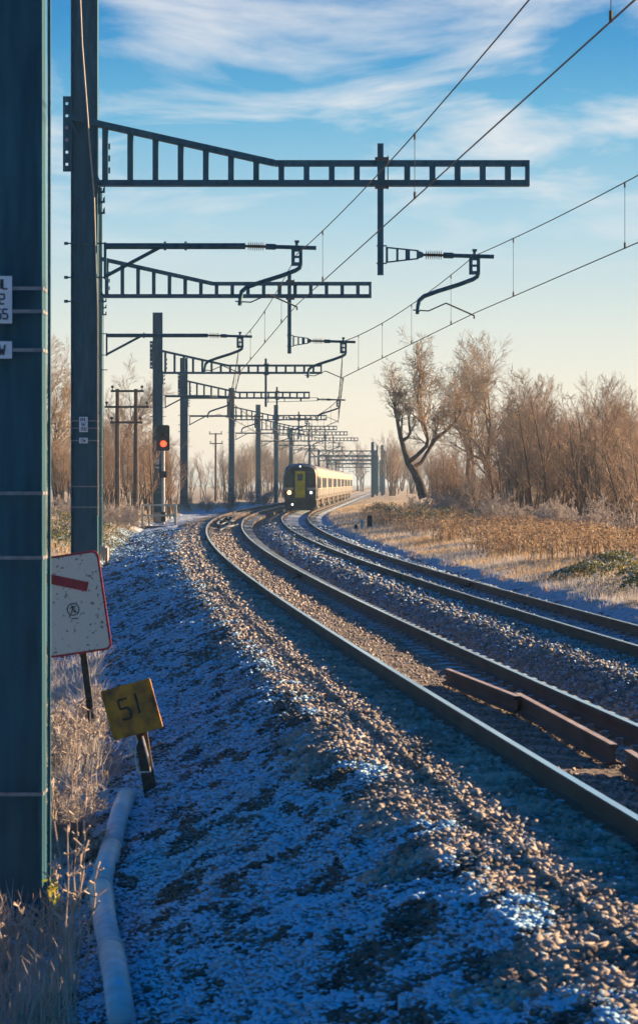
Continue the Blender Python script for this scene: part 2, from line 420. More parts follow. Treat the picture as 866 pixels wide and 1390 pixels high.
# ------------------------------------------------------------------ ground sheet
def make_ground():
    ys = [-900.0, -500.0, -250.0, -120.0, -60.0, -30.0, -15.0, -8.0, -3.0, 1.0, 4.0, 6.5]
    while ys[-1] < 3400:
        y = ys[-1]; ys.append(y + max(0.10, y * 0.0055 if y < 400 else y * 0.06))
    ys = np.array(ys)
    offs = np.concatenate([-np.geomspace(14, 2600, 26)[::-1], np.arange(-13.5, -5, 0.4), np.arange(-5, 6.8, 0.07), np.arange(6.8, 12, 0.25), np.geomspace(12.3, 2600, 34)])
    A, Yg = np.meshgrid(offs, ys)
    Xg = rx('TL', Yg) * np.clip(1 - np.maximum(np.abs(A) - 30, 0) / 200, 0, 1) + A
    Xg = np.where(Yg < -40, rx('TL', np.full_like(Yg, -40.0)) + A, Xg)
    Zg = ground_z(Xg, Yg)
    V = np.stack([Xg.ravel(), Yg.ravel(), Zg.ravel()], 1)
    nr, nc = Xg.shape
    i = np.arange(nr - 1)[:, None] * nc + np.arange(nc - 1)[None, :]
    f = np.stack([i, i + 1, i + nc + 1, i + nc], -1).reshape(-1, 4)
    m = bpy.data.materials.new('ground_ballast_and_frosted_turf'); m.use_nodes = True
    n, l = m.node_tree.nodes, m.node_tree.links
    b = n['Principled BSDF']; b.inputs['Roughness'].default_value = 0.95
    at = n.new('ShaderNodeAttribute'); at.attribute_name = 'cover'
    sp = n.new('ShaderNodeSeparateColor'); l.new(at.outputs['Color'], sp.inputs[0])
    t = n.new('ShaderNodeTexCoord')
    def ramp2(sc, c0, c1_, p0, p1, det=8):
        z = n.new('ShaderNodeTexNoise'); z.inputs['Scale'].default_value = sc; z.inputs['Detail'].default_value = det; z.inputs['Roughness'].default_value = 0.65
        l.new(t.outputs['Object'], z.inputs[0]); r = n.new('ShaderNodeValToRGB')
        r.color_ramp.elements[0].position = p0; r.color_ramp.elements[1].position = p1
        r.color_ramp.elements[0].color = (*c0, 1); r.color_ramp.elements[1].color = (*c1_, 1)
        l.new(z.outputs[0], r.inputs[0]); return r.outputs[0]
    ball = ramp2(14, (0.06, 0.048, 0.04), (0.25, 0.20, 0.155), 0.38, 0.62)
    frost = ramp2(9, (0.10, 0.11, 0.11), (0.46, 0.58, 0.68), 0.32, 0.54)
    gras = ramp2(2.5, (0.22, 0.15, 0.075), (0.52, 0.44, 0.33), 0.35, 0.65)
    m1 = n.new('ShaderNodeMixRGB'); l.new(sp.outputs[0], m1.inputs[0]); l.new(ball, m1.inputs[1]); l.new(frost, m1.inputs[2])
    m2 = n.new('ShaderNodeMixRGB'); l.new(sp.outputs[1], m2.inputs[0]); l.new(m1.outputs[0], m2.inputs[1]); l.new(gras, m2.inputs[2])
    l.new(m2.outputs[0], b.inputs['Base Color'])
    z = n.new('ShaderNodeTexNoise'); z.inputs['Scale'].default_value = 16; z.inputs['Detail'].default_value = 6
    l.new(t.outputs['Object'], z.inputs[0])
    bp = n.new('ShaderNodeBump'); bp.inputs['Strength'].default_value = 0.8; bp.inputs['Distance'].default_value = 0.05
    l.new(z.outputs[0], bp.inputs['Height']); l.new(bp.outputs[0], b.inputs['Normal'])
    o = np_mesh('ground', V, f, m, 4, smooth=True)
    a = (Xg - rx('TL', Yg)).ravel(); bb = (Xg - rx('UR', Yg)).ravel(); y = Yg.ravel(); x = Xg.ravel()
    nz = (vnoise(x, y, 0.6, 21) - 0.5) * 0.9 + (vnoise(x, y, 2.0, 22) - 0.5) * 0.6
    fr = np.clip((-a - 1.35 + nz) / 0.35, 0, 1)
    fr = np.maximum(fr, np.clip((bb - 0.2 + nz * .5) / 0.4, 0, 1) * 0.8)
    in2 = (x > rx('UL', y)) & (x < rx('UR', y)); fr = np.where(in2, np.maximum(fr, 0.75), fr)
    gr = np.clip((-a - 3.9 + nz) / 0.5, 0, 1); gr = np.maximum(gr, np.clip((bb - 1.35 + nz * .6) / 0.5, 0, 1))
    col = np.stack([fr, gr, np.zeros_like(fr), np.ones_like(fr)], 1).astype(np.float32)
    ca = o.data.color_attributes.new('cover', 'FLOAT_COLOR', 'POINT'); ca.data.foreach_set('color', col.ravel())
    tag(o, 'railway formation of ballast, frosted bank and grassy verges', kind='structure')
make_ground()

# ------------------------------------------------------------------ ballast stones and frosted bank clods (stuff)
def rock_proto(k):
    bm = bmesh.new(); r = random.Random(k)
    for _ in range(11):                     # broken stone: the hull of a few random points
        d = Vector((r.gauss(0, 1), r.gauss(0, 1), r.gauss(0, 1))).normalized() * r.uniform(0.85, 1.15)
        bm.verts.new((d.x * 1.1, d.y * .9, d.z))
    h = bmesh.ops.convex_hull(bm, input=bm.verts[:])
    bmesh.ops.delete(bm, geom=[v for v in bm.verts if not v.link_faces], context='VERTS')
    bm.verts.index_update(); bm.verts.ensure_lookup_table()
    vs = np.array([v.co[:] for v in bm.verts]); fs = np.array([[v.index for v in f.verts] for f in bm.faces]); bm.free()
    return vs, fs
PROT = [rock_proto(k) for k in range(8)]
def scatter_rocks(name, X, Y, Zt, S, m, flat=0.7, label=None, sink=0.25):
    N = len(X); V = []; Fc = []; base = 0
    pk = rng.integers(0, len(PROT), N)
    for k in range(len(PROT)):
        idx = np.where(pk == k)[0]
        if not len(idx): continue
        vs, fs = PROT[k]
        n = len(idx); ang = rng.uniform(0, 2*np.pi, n); ca, sa = np.cos(ang), np.sin(ang)
        tl = rng.uniform(-0.6, 0.6, n); ct, st = np.cos(tl), np.sin(tl)
        sc = S[idx][:, None] * rng.uniform(0.7, 1.25, (n, 3)); sc[:, 2] *= flat
        p = vs[None] * sc[:, None, :]
        x = p[..., 0]*ct[:, None] + p[..., 2]*st[:, None]; z = -p[..., 0]*st[:, None] + p[..., 2]*ct[:, None]; y = p[..., 1]
        x2 = x*ca[:, None] - y*sa[:, None]; y2 = x*sa[:, None] + y*ca[:, None]
        q = np.stack([x2 + X[idx][:, None], y2 + Y[idx][:, None], z + (Zt[idx] + S[idx] * sink)[:, None]], -1)
        V.append(q.reshape(-1, 3)); Fc.append((fs[None] + (base + np.arange(n) * len(vs))[:, None, None]).reshape(-1, 3)); base += n * len(vs)
    o = np_mesh(name, np.concatenate(V), np.concatenate(Fc), m, 3)
    tag(o, label, kind='stuff')
    return o
def sample_rows(n, a0, a1, y0, y1, ref, power=1.0):
    """points by distance with density falling as 1/Y**power, lateral a0..a1 from rail ref"""
    t = rng.uniform(0, 1, n)
    if power == 1.0: Y = y0 * (y1 / y0) ** t
    else: e = 1 - power; Y = (y0**e + t * (y1**e - y0**e)) ** (1 / e)
    A = rng.uniform(a0, a1, n)
    return rx(ref, Y) + A, Y
# lit ballast of both tracks
X, Y = sample_rows(270000, -1.75, 7.2, 9.8, 140, 'TL', 1.35)
a = X - rx('TL', Y); b_ = X - rx('UR', Y)
edge = -1.25 + (vnoise(X, Y, 0.6, 21) - 0.5) * -0.9
keep = (a > np.minimum(edge, -0.9)) & (b_ < 0.9 + (vnoise(X, Y, .5, 9) - .5) * .6)
for k in ('TL', 'TR', 'UL', 'UR'):
    keep &= np.abs(X - rx(k, Y)) > 0.10
inside = ((X > rx('TL', Y)) & (X < rx('TR', Y))) | ((X > rx('UL', Y)) & (X < rx('UR', Y)))
keep &= ~(inside & (np.abs((Y - 9.0 + 0.325) % 0.65 - 0.325) < 0.14) & (rng.uniform(0, 1, len(X)) < 0.96))
X, Y, inside = X[keep], Y[keep], inside[keep]
S = np.clip(rng.lognormal(-3.86, 0.36, len(X)), .009, .048) * np.clip(Y / 34, 1, 2.4); S = np.where(inside, S * 0.66, S)
zt = ground_z(X, Y)
isf = ((X > rx('UL', Y)) | (X > rx('TR', Y)) & (rng.uniform(0, 1, len(X)) < 0.45))
scatter_rocks('ballast_stones', X[~isf], Y[~isf], zt[~isf], S[~isf], M['stone'], 0.75, 'brown angular ballast stones around the near track')
scatter_rocks('frosted_ballast_stones', X[isf], Y[isf], zt[isf], S[isf], M['stone_frost'], 0.75, 'frost dusted ballast stones around the far track')
# frosted bank
X, Y = sample_rows(125000, -4.4, -0.9, 9.8, 130, 'TL', 1.35)
edge = -1.15 + (vnoise(X, Y, 0.6, 21) - 0.5) * -0.9
a = X - rx('TL', Y); keep = a < edge; X, Y = X[keep], Y[keep]
S = rng.uniform(0.014, 0.036, len(X)) * np.clip(Y / 34, 1, 2.4)
pt = vnoise(X * 1.0, Y * .45, 0.16, 81) * .85 + vnoise(X, Y * .5, 0.6, 82) * .35 + rng.normal(0, .09, len(X)); dk = pt > 0.735
scatter_rocks('frosted_bank_clods', X[~dk], Y[~dk], ground_z(X[~dk], Y[~dk]), S[~dk], M['bank_frost'], 0.55, 'frosted gravel and moss clods on the shaded bank', 0.25)
scatter_rocks('dark_moss_clods', X[dk], Y[dk], ground_z(X[dk], Y[dk]), S[dk] * 1.15, M['moss_dark'], 0.5, 'dark unfrosted moss and earth clods on the shaded bank', 0.2)

# ------------------------------------------------------------------ rails and sleepers
def rail_profile(h=0.159):
    return [(-0.070, 0), (0.070, 0), (0.070, 0.012), (0.018, 0.030), (0.010, 0.045), (0.010, 0.115), (0.035, 0.128), (0.035, 0.150), (0.028, h), (-0.028, h), (-0.035, 0.150), (-0.035, 0.128), (-0.010, 0.115), (-0.010, 0.045), (-0.018, 0.030), (-0.070, 0.012)]
def sweep_rail(name, xs, ys, zs, parent=None, mats=None):
    prof = rail_profile(); n = len(prof); V = []; Fc = []; mi = []
    for i in range(len(xs)):
        j0, j1 = max(i-1, 0), min(i+1, len(xs)-1)
        t = Vector((xs[j1]-xs[j0], ys[j1]-ys[j0], 0)).normalized(); nn = Vector((t.y, -t.x, 0))
        for px, pz in prof: V.append((xs[i] + nn.x*px, ys[i] + nn.y*px, zs[i] - 0.159 + pz))
    for i in range(len(xs)-1):
        for k in range(n):
            k2 = (k+1) % n; Fc.append((i*n+k, i*n+k2, (i+1)*n+k2, (i+1)*n+k)); mi.append(1 if k == 8 else 0)
    mb = MB(); mb.add(V, Fc); mb.mi = mi
    mb.f.append(tuple(range(n-1, -1, -1))); mb.mi.append(0); b = (len(xs)-1)*n; mb.f.append(tuple(range(b, b+n))); mb.mi.append(0)
    return mb.build(name, mats or [M['rail_side'], M['rail_top']], parent)
YR = [-40.0, -10.0, 6.0]
while YR[-1] < 950: YR.append(YR[-1] + max(0.6, YR[-1] * 0.022))
for nm, ks, lab in (('railway_track', ('TL', 'TR'), 'nearer railway track curving left then right past the frosted bank'), ('railway_track', ('UL', 'UR'), 'farther railway track that carries the oncoming train')):
    t0 = thing(nm, (float(rx(ks[0], 12)), 12, RZ[ks[0]] - 0.3), lab, 'railway track')
    t0.location = (0, 0, 0)
    for k in ks:
        sweep_rail('rail', [float(rx(k, y)) for y in YR], YR, [RZ[k]] * len(YR), t0)
    # sleepers: the first hundred are parts, the rest one part
    Ys = np.arange(9.0, 400, 0.65)
    def sleeper(mb, y):
        xa, xb = float(rx(ks[0], y)), float(rx(ks[1], y)); za, zb = RZ[ks[0]] - 0.178, RZ[ks[1]] - 0.178
        dx_ = float(rx(ks[0], y + 1) - rx(ks[0], y - 1)) / 2
        sx = (zb - za) / (xb - xa)
        p0 = Vector((xa - 0.52, y + dx_ * 0.52, za - sx * 0.52)); p1 = Vector((xb + 0.52, y - dx_ * (xb - xa + 0.52), zb + sx * 0.52))
        t = (p1 - p0).normalized(); w = Vector((-t.y, t.x, 0)) * 0.125; up = Vector((0, 0, 1))
        L = (p1 - p0).length
        # waisted concrete sleeper: full height under the rails, lower in the middle
        st = [(0, 0.0), (0.52 / L + 0.10, 0.0), (0.42, -0.035), (0.58, -0.035), (1 - 0.52 / L - 0.10, 0.0), (1, 0.0)]
        vs = []
        for f_, dz in st:
            c = p0 + (p1 - p0) * f_
            vs += [c - w * 1.15 - up * 0.2, c + w * 1.15 - up * 0.2, c + w + up * dz, c - w + up * dz]
        fs = []
        for i in range(len(st) - 1):
            for k in range(4): k2 = (k+1) % 4; fs.append((i*4+k, i*4+k2, (i+1)*4+k2, (i+1)*4+k))
        fs += [(3, 2, 1, 0), tuple(range(len(vs)-4, len(vs)))]
        mb.add(vs, fs)
        for xr, zr in ((xa, za), (xb, zb)):          # fastening clips each side of the rail
            for s_ in (-0.105, 0.105):
                mb.box(xr + s_ - 0.03, xr + s_ + 0.03, y - 0.045, y + 0.045, zr - 0.01, zr + 0.045)
    for y in Ys[:100]:
        mb = MB(); sleeper(mb, float(y)); mb.build('sleeper', M['sleeper'], t0)
    mb = MB()
    for y in Ys[100:]: sleeper(mb, float(y))
    tag(mb.build('sleeper', M['sleeper'], t0), kind='stuff')

# spare rails lying in the near four-foot
for (ua, va, Ya), (ub, vb, Yb), lab in (((607, 905, 28.6), (703, 944, 24.9), 'short rusty spare rail lying beside the running rail, farthest of three'),
                      ((702, 938, 25.3), (833, 1011, 20.3), 'longer rusty spare rail lying end on to the others in the near track'),
                      ((852, 1016, 19.9), (1010, 1120, 15.6), 'rusty spare rail running out of the right edge of the picture')):
    a = P(ua, va, Ya); b = P(ub, vb, Yb); n = 8
    o = sweep_rail('spare_rail', [b.x + (a.x-b.x)*i/n for i in range(n+1)], [b.y + (a.y-b.y)*i/n for i in range(n+1)], [-0.045]*(n+1), None, [M['rail_side'], M['rust_top']])
    tag(o, lab, 'rail', 'spare rails lying in the near track')

# switch and detector gear around the crossing in the near track
t0 = thing('switch_gear', (float(c1(150)), 150, -0.2), 'pale bars and check rails of the points in the near track before the train', 'railway points')
for off, y0, y1 in ((0.38, 128, 182), (0.95, 136, 190), (0.60, 150, 196)):
    n = 14; ys = [y0 + (y1-y0)*i/n for i in range(n+1)]
    o = sweep_rail('check_rail', [float(rx('TL', y)) + off - c1(150) + (0.14 if i in (0, n) else 0) for i, y in enumerate(ys)], [y - 150 for y in ys], [0.17]*(n+1), t0, [M['rail_side'], M['rail_top']])
for y0, xo, ln in ((118, 0.55, 1.2), (124, 0.75, -0.6), (133, 0.5, 0.9)):
    mb = MB(); x = float(rx('TL', y0)) - float(c1(150)) + xo
    mb.tube([(x, y0 - 150, 0.05), (x + 0.1, y0 - 144, 0.09), (x + ln * 0.35, y0 - 136, 0.1)], 0.05, 6); mb.build('stretcher_bar', M['strap'], t0)
for y0, xo in ((140, 0.45), (156, 0.5)):
    mb = MB(); x = float(rx('TL', y0)) - float(c1(150)) + xo
    mb.box(x - 0.35, x + 0.35, y0 - 150.4, y0 - 149.6, -0.05, 0.16); mb.box(x - 0.3, x + 0.3, y0 - 150.3, y0 - 149.7, 0.16, 0.2)
    mb.build('detector_box', M['dark'], t0)
# rail joints with bonded cable boxes
for k, y0, lab in (('UR', 56.5, 'small black clamp on the rail of the far track'), ('TR', 61, 'small dark clamp on the rail of the near track')):
    mb = MB(); x = float(rx(k, y0)); mb.box(x - 0.085, x - 0.037, y0 - 0.3, y0 + 0.3, RZ[k] - 0.13, RZ[k] - 0.03); mb.box(x - 0.12, x - 0.085, y0 - 0.12, y0 + 0.12, RZ[k] - 0.12, RZ[k] - 0.02)
    mb.tube([(x - 0.1, y0, RZ[k] - 0.08), (x - 0.2, y0 - 0.1, RZ[k] - 0.14), (x - 0.3, y0 - 0.1, RZ[k] - 0.2)], 0.015, 6)
    tag(mb.build('rail_clamp', M['black']), lab, 'rail clamp')

# ------------------------------------------------------------------ overhead line gantries
def gantry(i, mu, Z, du, tu, top, label, x1, x2, base, plates=True, mastonly=False, fine=True):
    X0 = (mu - 433) * Z / F
    t = thing('overhead_line_gantry', (X0, Z, base), label, 'gantry', 'overhead line gantries along the railway')
    hb = -base                                            # local z of rail level
    zz = lambda z: z + hb
    mb = MB()                                             # H-section mast: web across the track, flanges at both sides
    D = 0.29; fw = 0.15; tf = 0.025
    H = top - base
    mb.box(-D, -D + tf, -fw, fw, 0.15, H); mb.box(D - tf, D, -fw, fw, 0.15, H)
    mb.box(-D + tf, D - tf, -0.012, 0.012, 0.15, H)
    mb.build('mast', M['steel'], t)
    mb = MB(); mb.box(-0.5, 0.5, -0.35, 0.35, -0.6, 0.10); mb.box(-0.42, 0.42, -0.28, 0.28, 0.10, 0.15)
    for sx in (-0.36, 0.36):
        for sy in (-0.22, 0.22): mb.tube([(sx, sy, 0.15), (sx, sy, 0.24)], 0.02, 6)
    mb.build('foundation', M['sleeper'], t)
    if plates:
        zp = zz(3.25)
        mb = MB(); mb.box(-0.105, 0.08, -fw - 0.012, -fw - 0.004, zp - 0.165, zp + 0.165); p1 = mb.build('number_plate', M['plate'], t)
        mb = MB()
        for q, tx in enumerate(('BHL', '32', '355') if i == 0 else ('BHL', '82', '358')):
            w = 0.034; n = len(tx); wd = n * w + (n - 1) * w * 0.35
            write(mb, tx, -0.0125 - wd / 2, zp + 0.075 - q * 0.105, 0.068, -fw - 0.0145, w, 0.011)
        mb.build('lettering', M['ink'], p1)
        zq = zz(2.92) - 0.02
        mb = MB(); mb.box(-0.105, 0.08, -fw - 0.012, -fw - 0.004, zq - 0.06, zq + 0.06); p2 = mb.build('number_plate', M['plate'], t)
        mb = MB(); write(mb, 'UW' if i == 0 else 'DW', -0.062, zq - 0.036, 0.072, -fw - 0.0145, 0.04, 0.012); mb.build('lettering', M['ink'], p2)
    for zc in ((3.33, 3.17, 2.90, 1.9, 1.45, -0.2) if plates else (2.6,)):
        z = zz(zc)
        mb = MB(); mb.box(-D - 0.006, D + 0.006, -fw - 0.004, -fw, z - 0.012, z + 0.012)
        mb.box(D + 0.001, D + 0.006, -fw, fw, z - 0.012, z + 0.012); mb.box(-D - 0.006, -D - 0.001, -fw, fw, z - 0.012, z + 0.012)
        mb.build('strap', M['strap'], t)
    if mastonly: return t
    # boom
    L = (tu - mu) * Z / F; zb = zz(8.47); zt = zz(9.00); zr = zz(9.92); xk = D + 3.85
    ch = 0.125; dep = 0.20
    mb = MB()
    mb.bar((D + 0.01, 0, zb + 0.05), (L, 0, zb + 0.05), ch, dep)
    mb.box(D + 0.02, L, -0.15, 0.15, zb - 0.016, zb - 0.002)
    mb.bar((-D - 0.05, -0.18, zr + 0.03), (xk, -0.18, zt - 0.05), ch, 0.02)
    mb.bar((D + 0.02, 0, zz(9.80)), (xk, 0, zt - 0.05), ch, dep)
    mb.bar((xk, 0, zt - 0.05), (L, 0, zt - 0.05), ch, dep)
    mb.bar((-D - 0.02, -0.21, zr - 0.02), (D + 0.06, -0.21, zb + 0.03), 0.05, 0.03)
    mb.box(L - 0.09, L, -0.095, 0.095, zb + 0.10, zt - 0.10)
    x = D + 0.16
    while x < L - 0.25:
        ztop = (zz(9.80) + (zt - 0.05 - zz(9.80)) * (x - D) / (xk - D) - 0.05) if x < xk else zt - 0.10
        mb.box(x - 0.063, x + 0.063, -0.09, 0.09, zb + 0.10, ztop)
        x += 0.548
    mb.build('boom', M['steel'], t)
    # fixing plate with holes on the far side of the mast, and hooked seats at the boom root
    zc = (zr + zb) / 2 + 0.38; hz = [zc + 0.66 - 0.264 * k for k in range(6)]
    mb = MB(); x0, x1_ = -D - 0.17, -D - 0.002
    if fine:
        xs = [x0, x0 + 0.055, x0 + 0.115, x1_]
        zs = [zc - 0.82]
        for h in reversed(hz): zs += [h - 0.03, h + 0.03]
        zs.append(zc + 0.82)
        for k in range(len(zs) - 1):
            mb.box(xs[0], xs[1], -fw, -fw + 0.02, zs[k], zs[k+1]); mb.box(xs[2], xs[3], -fw, -fw + 0.02, zs[k], zs[k+1])
            if k % 2 == 0: mb.box(xs[1], xs[2], -fw, -fw + 0.02, zs[k], zs[k+1])
    else: mb.box(x0, x1_, -fw, -fw + 0.02, zc - 0.82, zc + 0.82)
    mb.build('fixing_plate', M['steel'], t)
    if fine:
        for k in (2, 3):
            mb = MB(); mb.tube([(x0 + 0.085, -fw - 0.05, hz[k]), (x0 + 0.085, -fw + 0.05, hz[k])], 0.045, 6); mb.build('bolt', M['strap'], t)
    mb = MB(); xh = D + 0.004
    mb.box(xh, xh + 0.05, -0.02, 0.02, zb - 0.62, zb - 0.03)
    for k, hzz in enumerate((zb - 0.12, zb - 0.34, zb - 0.58)):
        mb.prism([(xh + 0.05, hzz), (xh + 0.10, hzz), (xh + 0.105, hzz + 0.05), (xh + 0.145, hzz + 0.11), (xh + 0.15, hzz - 0.04), (xh + 0.05, hzz - 0.05)], -0.02, 0.02)
    for k in range(3):
        hzz = zb + 0.25 + 0.26 * k; mb.box(xh + 0.23, xh + 0.27, -0.12, -0.10, hzz, hzz + 0.13)
    mb.box(xh + 0.02, xh + 0.04, -0.02, 0.02, 0.3, zb - 0.62)      # earth strip down the mast side
    mb.build('hook_bracket', M['steel'], t)
    # drop post
    xd = (du - mu) * Z / F
    mb = MB(); mb.box(xd - 0.065, xd + 0.065, -0.23, -0.105, zz(6.50), zz(9.36)); mb.build('drop_post', M['steel'], t)
    mb = MB()
    for z in (zt + 0.02, zb - 0.06):
        mb.box(xd - 0.12, xd + 0.18, -0.25, -0.232, z - 0.04, z + 0.04)
        for sx in (-0.10, 0.16): mb.tube([(xd + sx, -0.25, z), (xd + sx, 0.12, z)], 0.015, 6)
    mb.tube([(xd + 0.16, -0.24, zb - 0.1), (xd + 0.16, -0.24, zt + 0.1)], 0.012, 6)
    mb.build('clamp', M['dark'], t)
    def ins(a, b, n=8):
        pr = [(0, .03)]
        for k in range(n):
            f0 = (k + .5) / n * .8 + .1; pr += [(f0 - .03, .03), (f0 - .008, .10), (f0 + .008, .10), (f0 + .03, .03)]
        pr.append((1, .03)); m_ = MB(); m_.lathe(a, b, pr, 10 if fine else 6); return m_
    def registration(xa, xm, zt_, root):
        """insulator, live tube, clamp and drooping arm down to the steady arm; xm local x of the messenger"""
        yb = -0.17
        tip = xm + 0.42; i0 = xm - 1.12; i1 = i0 + 0.46
        ins((i0, yb, zt_), (i1, yb, zt_ - 0.01)).build('insulator', M['insul'], root)
        mb = MB(); mb.tube([(i1 - 0.02, yb, zt_ - 0.01), (i1 + 0.2, yb, zt_ - 0.015)], 0.065, 8); mb.tube([(i1 + 0.2, yb, zt_ - 0.015), (tip, yb, zt_ - 0.04)], 0.045, 8)
        mb.build('tube', M['steel'], root)
        mb = MB(); xh_ = xm - 0.10
        mb.tube([(xm, yb, zt_), (xm, yb, zt_ + 0.10)], 0.035, 8); mb.tube([(xm - 0.05, yb, zt_ + 0.10), (xm + 0.05, yb, zt_ + 0.10)], 0.03, 6)
        # hanger plate with two holes
        w = 0.05
        zz0 = zt_ - 0.07
        for (xa_, xb_, za_, zb_) in ((-0.12, -0.045, -0.36, 0), (0.045, 0.12, -0.36, 0), (-0.045, 0.045, -0.05, 0), (-0.045, 0.045, -0.19, -0.14), (-0.045, 0.045, -0.36, -0.28)):
            mb.box(xm + xa_, xm + xb_, yb - 0.02, yb + 0.02, zz0 + za_, zz0 + zb_)
        arm = [(xm + 0.085, yb, zz0 - 0.30), (xm + 0.06, yb, zz0 - 0.40), (xm - 0.03, yb, zz0 - 0.46), (xm - 0.35, yb, zz0 - 0.58), (xm - 0.80, yb, zz0 - 0.72), (xm - 1.10, yb, zz0 - 0.83), (xm - 1.20, yb, zz0 - 0.92), (xm - 1.225, yb, zz0 - 1.04), (xm - 1.24, yb, zz0 - 1.22)]
        mb.tube(arm, 0.048, 8)
        mb.build('registration_arm', M['steel'], root)
        mb = MB(); a0 = Vector((xm - 1.34, yb, zz0 - 1.12)); a1 = Vector((xm - 0.62, yb, zz0 - 0.98)); a2 = Vector((xm + 0.0, yb + .17, zz0 - 1.24))
        mb.tube([(xm - 1.34, yb, zz0 - 1.13), (xm - 1.0, yb, zz0 - 1.15), a1], 0.016, 6); mb.tube([a1, a2], 0.018, 6); mb.tube([a2, a2 + Vector((0, 0, -0.07))], 0.02, 6)
        mb.build('steady_arm', M['dark'], root)
    # cantilever of the far track, on the drop post
    zt_ = zz(6.94)
    root = MB(); xb = xd + 0.14; xe = (x2 - X0) - 1.12
    root.bar((xb, -0.17, zt_ + 0.17), (xb, -0.17, zt_ - 0.17), 0.05, 0.05)
    root.bar((xb, -0.17, zt_ + 0.16), (xe - .1, -0.17, zt_ + 0.09), 0.03, 0.05); root.bar((xb, -0.17, zt_ - 0.16), (xe - .1, -0.17, zt_ - 0.08), 0.03, 0.05)
    dd = xe - .1 - xb
    root.bar((xb + dd * .33, -0.17, zt_ + 0.13), (xb + dd * .33, -0.17, zt_ - 0.13), 0.05, 0.04); root.bar((xb + dd * .66, -0.17, zt_ + 0.11), (xb + dd * .66, -0.17, zt_ - 0.11), 0.10, 0.04)
    root.prism([(xe - .14, zt_ + .10), (xe, zt_ + .05), (xe, zt_ - .05), (xe - .14, zt_ - .09)], -0.2, -0.14)
    for z in (-0.19, 0.19): root.box(xd - 0.09, xb, -0.24, -0.232, zt_ + z - 0.015, zt_ + z + 0.015)
    r2 = root.build('cantilever', M['steel'], t); registration(xb, x2 - X0, zt_, r2)
    # cantilever of the near track, on the mast
    zt1 = zz(7.13); xa = D + 0.17; xm = x1 - X0
    root = MB()
    root.bar((xa, -0.17, zt1 + 0.08), (xa, -0.17, zt1 - 0.72), 0.06, 0.06)
    root.tube([(xa, -0.17, zt1), (xm - 1.12, -0.17, zt1)], 0.068, 8)
    root.tube([(xa, -0.17, zt1 - 0.66), (xa + 1.2, -0.17, zt1 - 0.02)], 0.04, 8)
    for xx in (xa + 1.3, xa + 1.75): root.tube([(xx, -0.17, zt1 - 0.09), (xx, -0.17, zt1 + 0.1)], 0.03, 6)
    for z in (0.06, -0.68, -1.20):
        root.bar((-D - 0.1, -fw - 0.012, zt1 + z), (xa + 0.03, -fw - 0.012, zt1 + z), 0.03, 0.02)
        root.box(-D - 0.14, -D - 0.06, -fw - 0.05, -fw + 0.02, zt1 + z - 0.03, zt1 + z + 0.03)
    r1 = root.build('cantilever', M['steel'], t); registration(xa, xm, zt1, r1)
    return t

G = [  # mast u, Z, drop u, tip u, top height, base z
    (5.0, 18.5, 1270, 1810, 13.5, -1.30), (115.5, 57.4, 516, 718, 14.2, -0.95), (128.0, 92.0, 393, 504, 12.3, -0.38),
    (214.5, 156.0, 361, 437, 12.1, 0.10), (250.0, 202.0, 376, 420.5, 11.6, 0.20), (314.5, 271.0, 405.5, 443.5, 11.8, -0.25),
    (350.5, 322.0, 419.5, 457.4, 11.6, -0.62), (374.7, 357.0, 441.5, 471.7, 12.6, -0.78), (395.0, 405.0, 452.0, 486.0, 10.5, -0.8)]
labs = ['dark steel overhead gantry mast filling the left edge beside the camera', 'tall steel gantry with the largest boom and a blue numbered plate on its mast', 'steel gantry whose narrow mast stands just behind the tall numbered mast',
        'steel gantry whose mast stands right behind the red signal', 'steel gantry with its mast next after the red signal', 'steel gantry whose mast stands midway between the signal and the train',
        'steel gantry whose mast is second to the left of the train', 'steel gantry whose mast stands nearest left of the train front', 'distant steel gantry standing up behind the train roof']
S1, S2 = [], []
for i, (mu, Z, du, tu, top, base) in enumerate(G):
    s = 0.18 * (-1) ** i
    if i == 1: x1, x2 = -0.48, 3.38
    elif i == 0: x1, x2 = 2.77, 6.9
    elif i == 2: x1, x2 = -2.75, 0.85
    else:
        x1 = float(c1(Z)) + s; x2 = float(c2(Z)) + s
        if i == 3: x2 = (466 - 433) * Z / F - 0.3; 
    S1.append((x1, Z)); S2.append((x2, Z))
    gantry(i, mu, Z, du, tu, top, labs[i], x1, x2, base, plates=i < 4, fine=i < 5)
# two slack cables down the big mast
t0 = thing('earth_cable', (P(108, 0, 57).x, 57.0, -0.9), 'thin pale cable slanting down the face of the tall numbered mast', 'cable')
mb = MB(); b0 = t0.location
mb.tube([P(107, -60, 56.9) - b0, P(112, 60, 56.95) - b0, P(121, 180, 57.0) - b0, P(128, 260, 57.1) - b0, P(133, 420, 57.1) - b0, P(133.5, 700, 57.1) - b0], 0.018, 6)
mb.build('cable', M['cable'], t0)

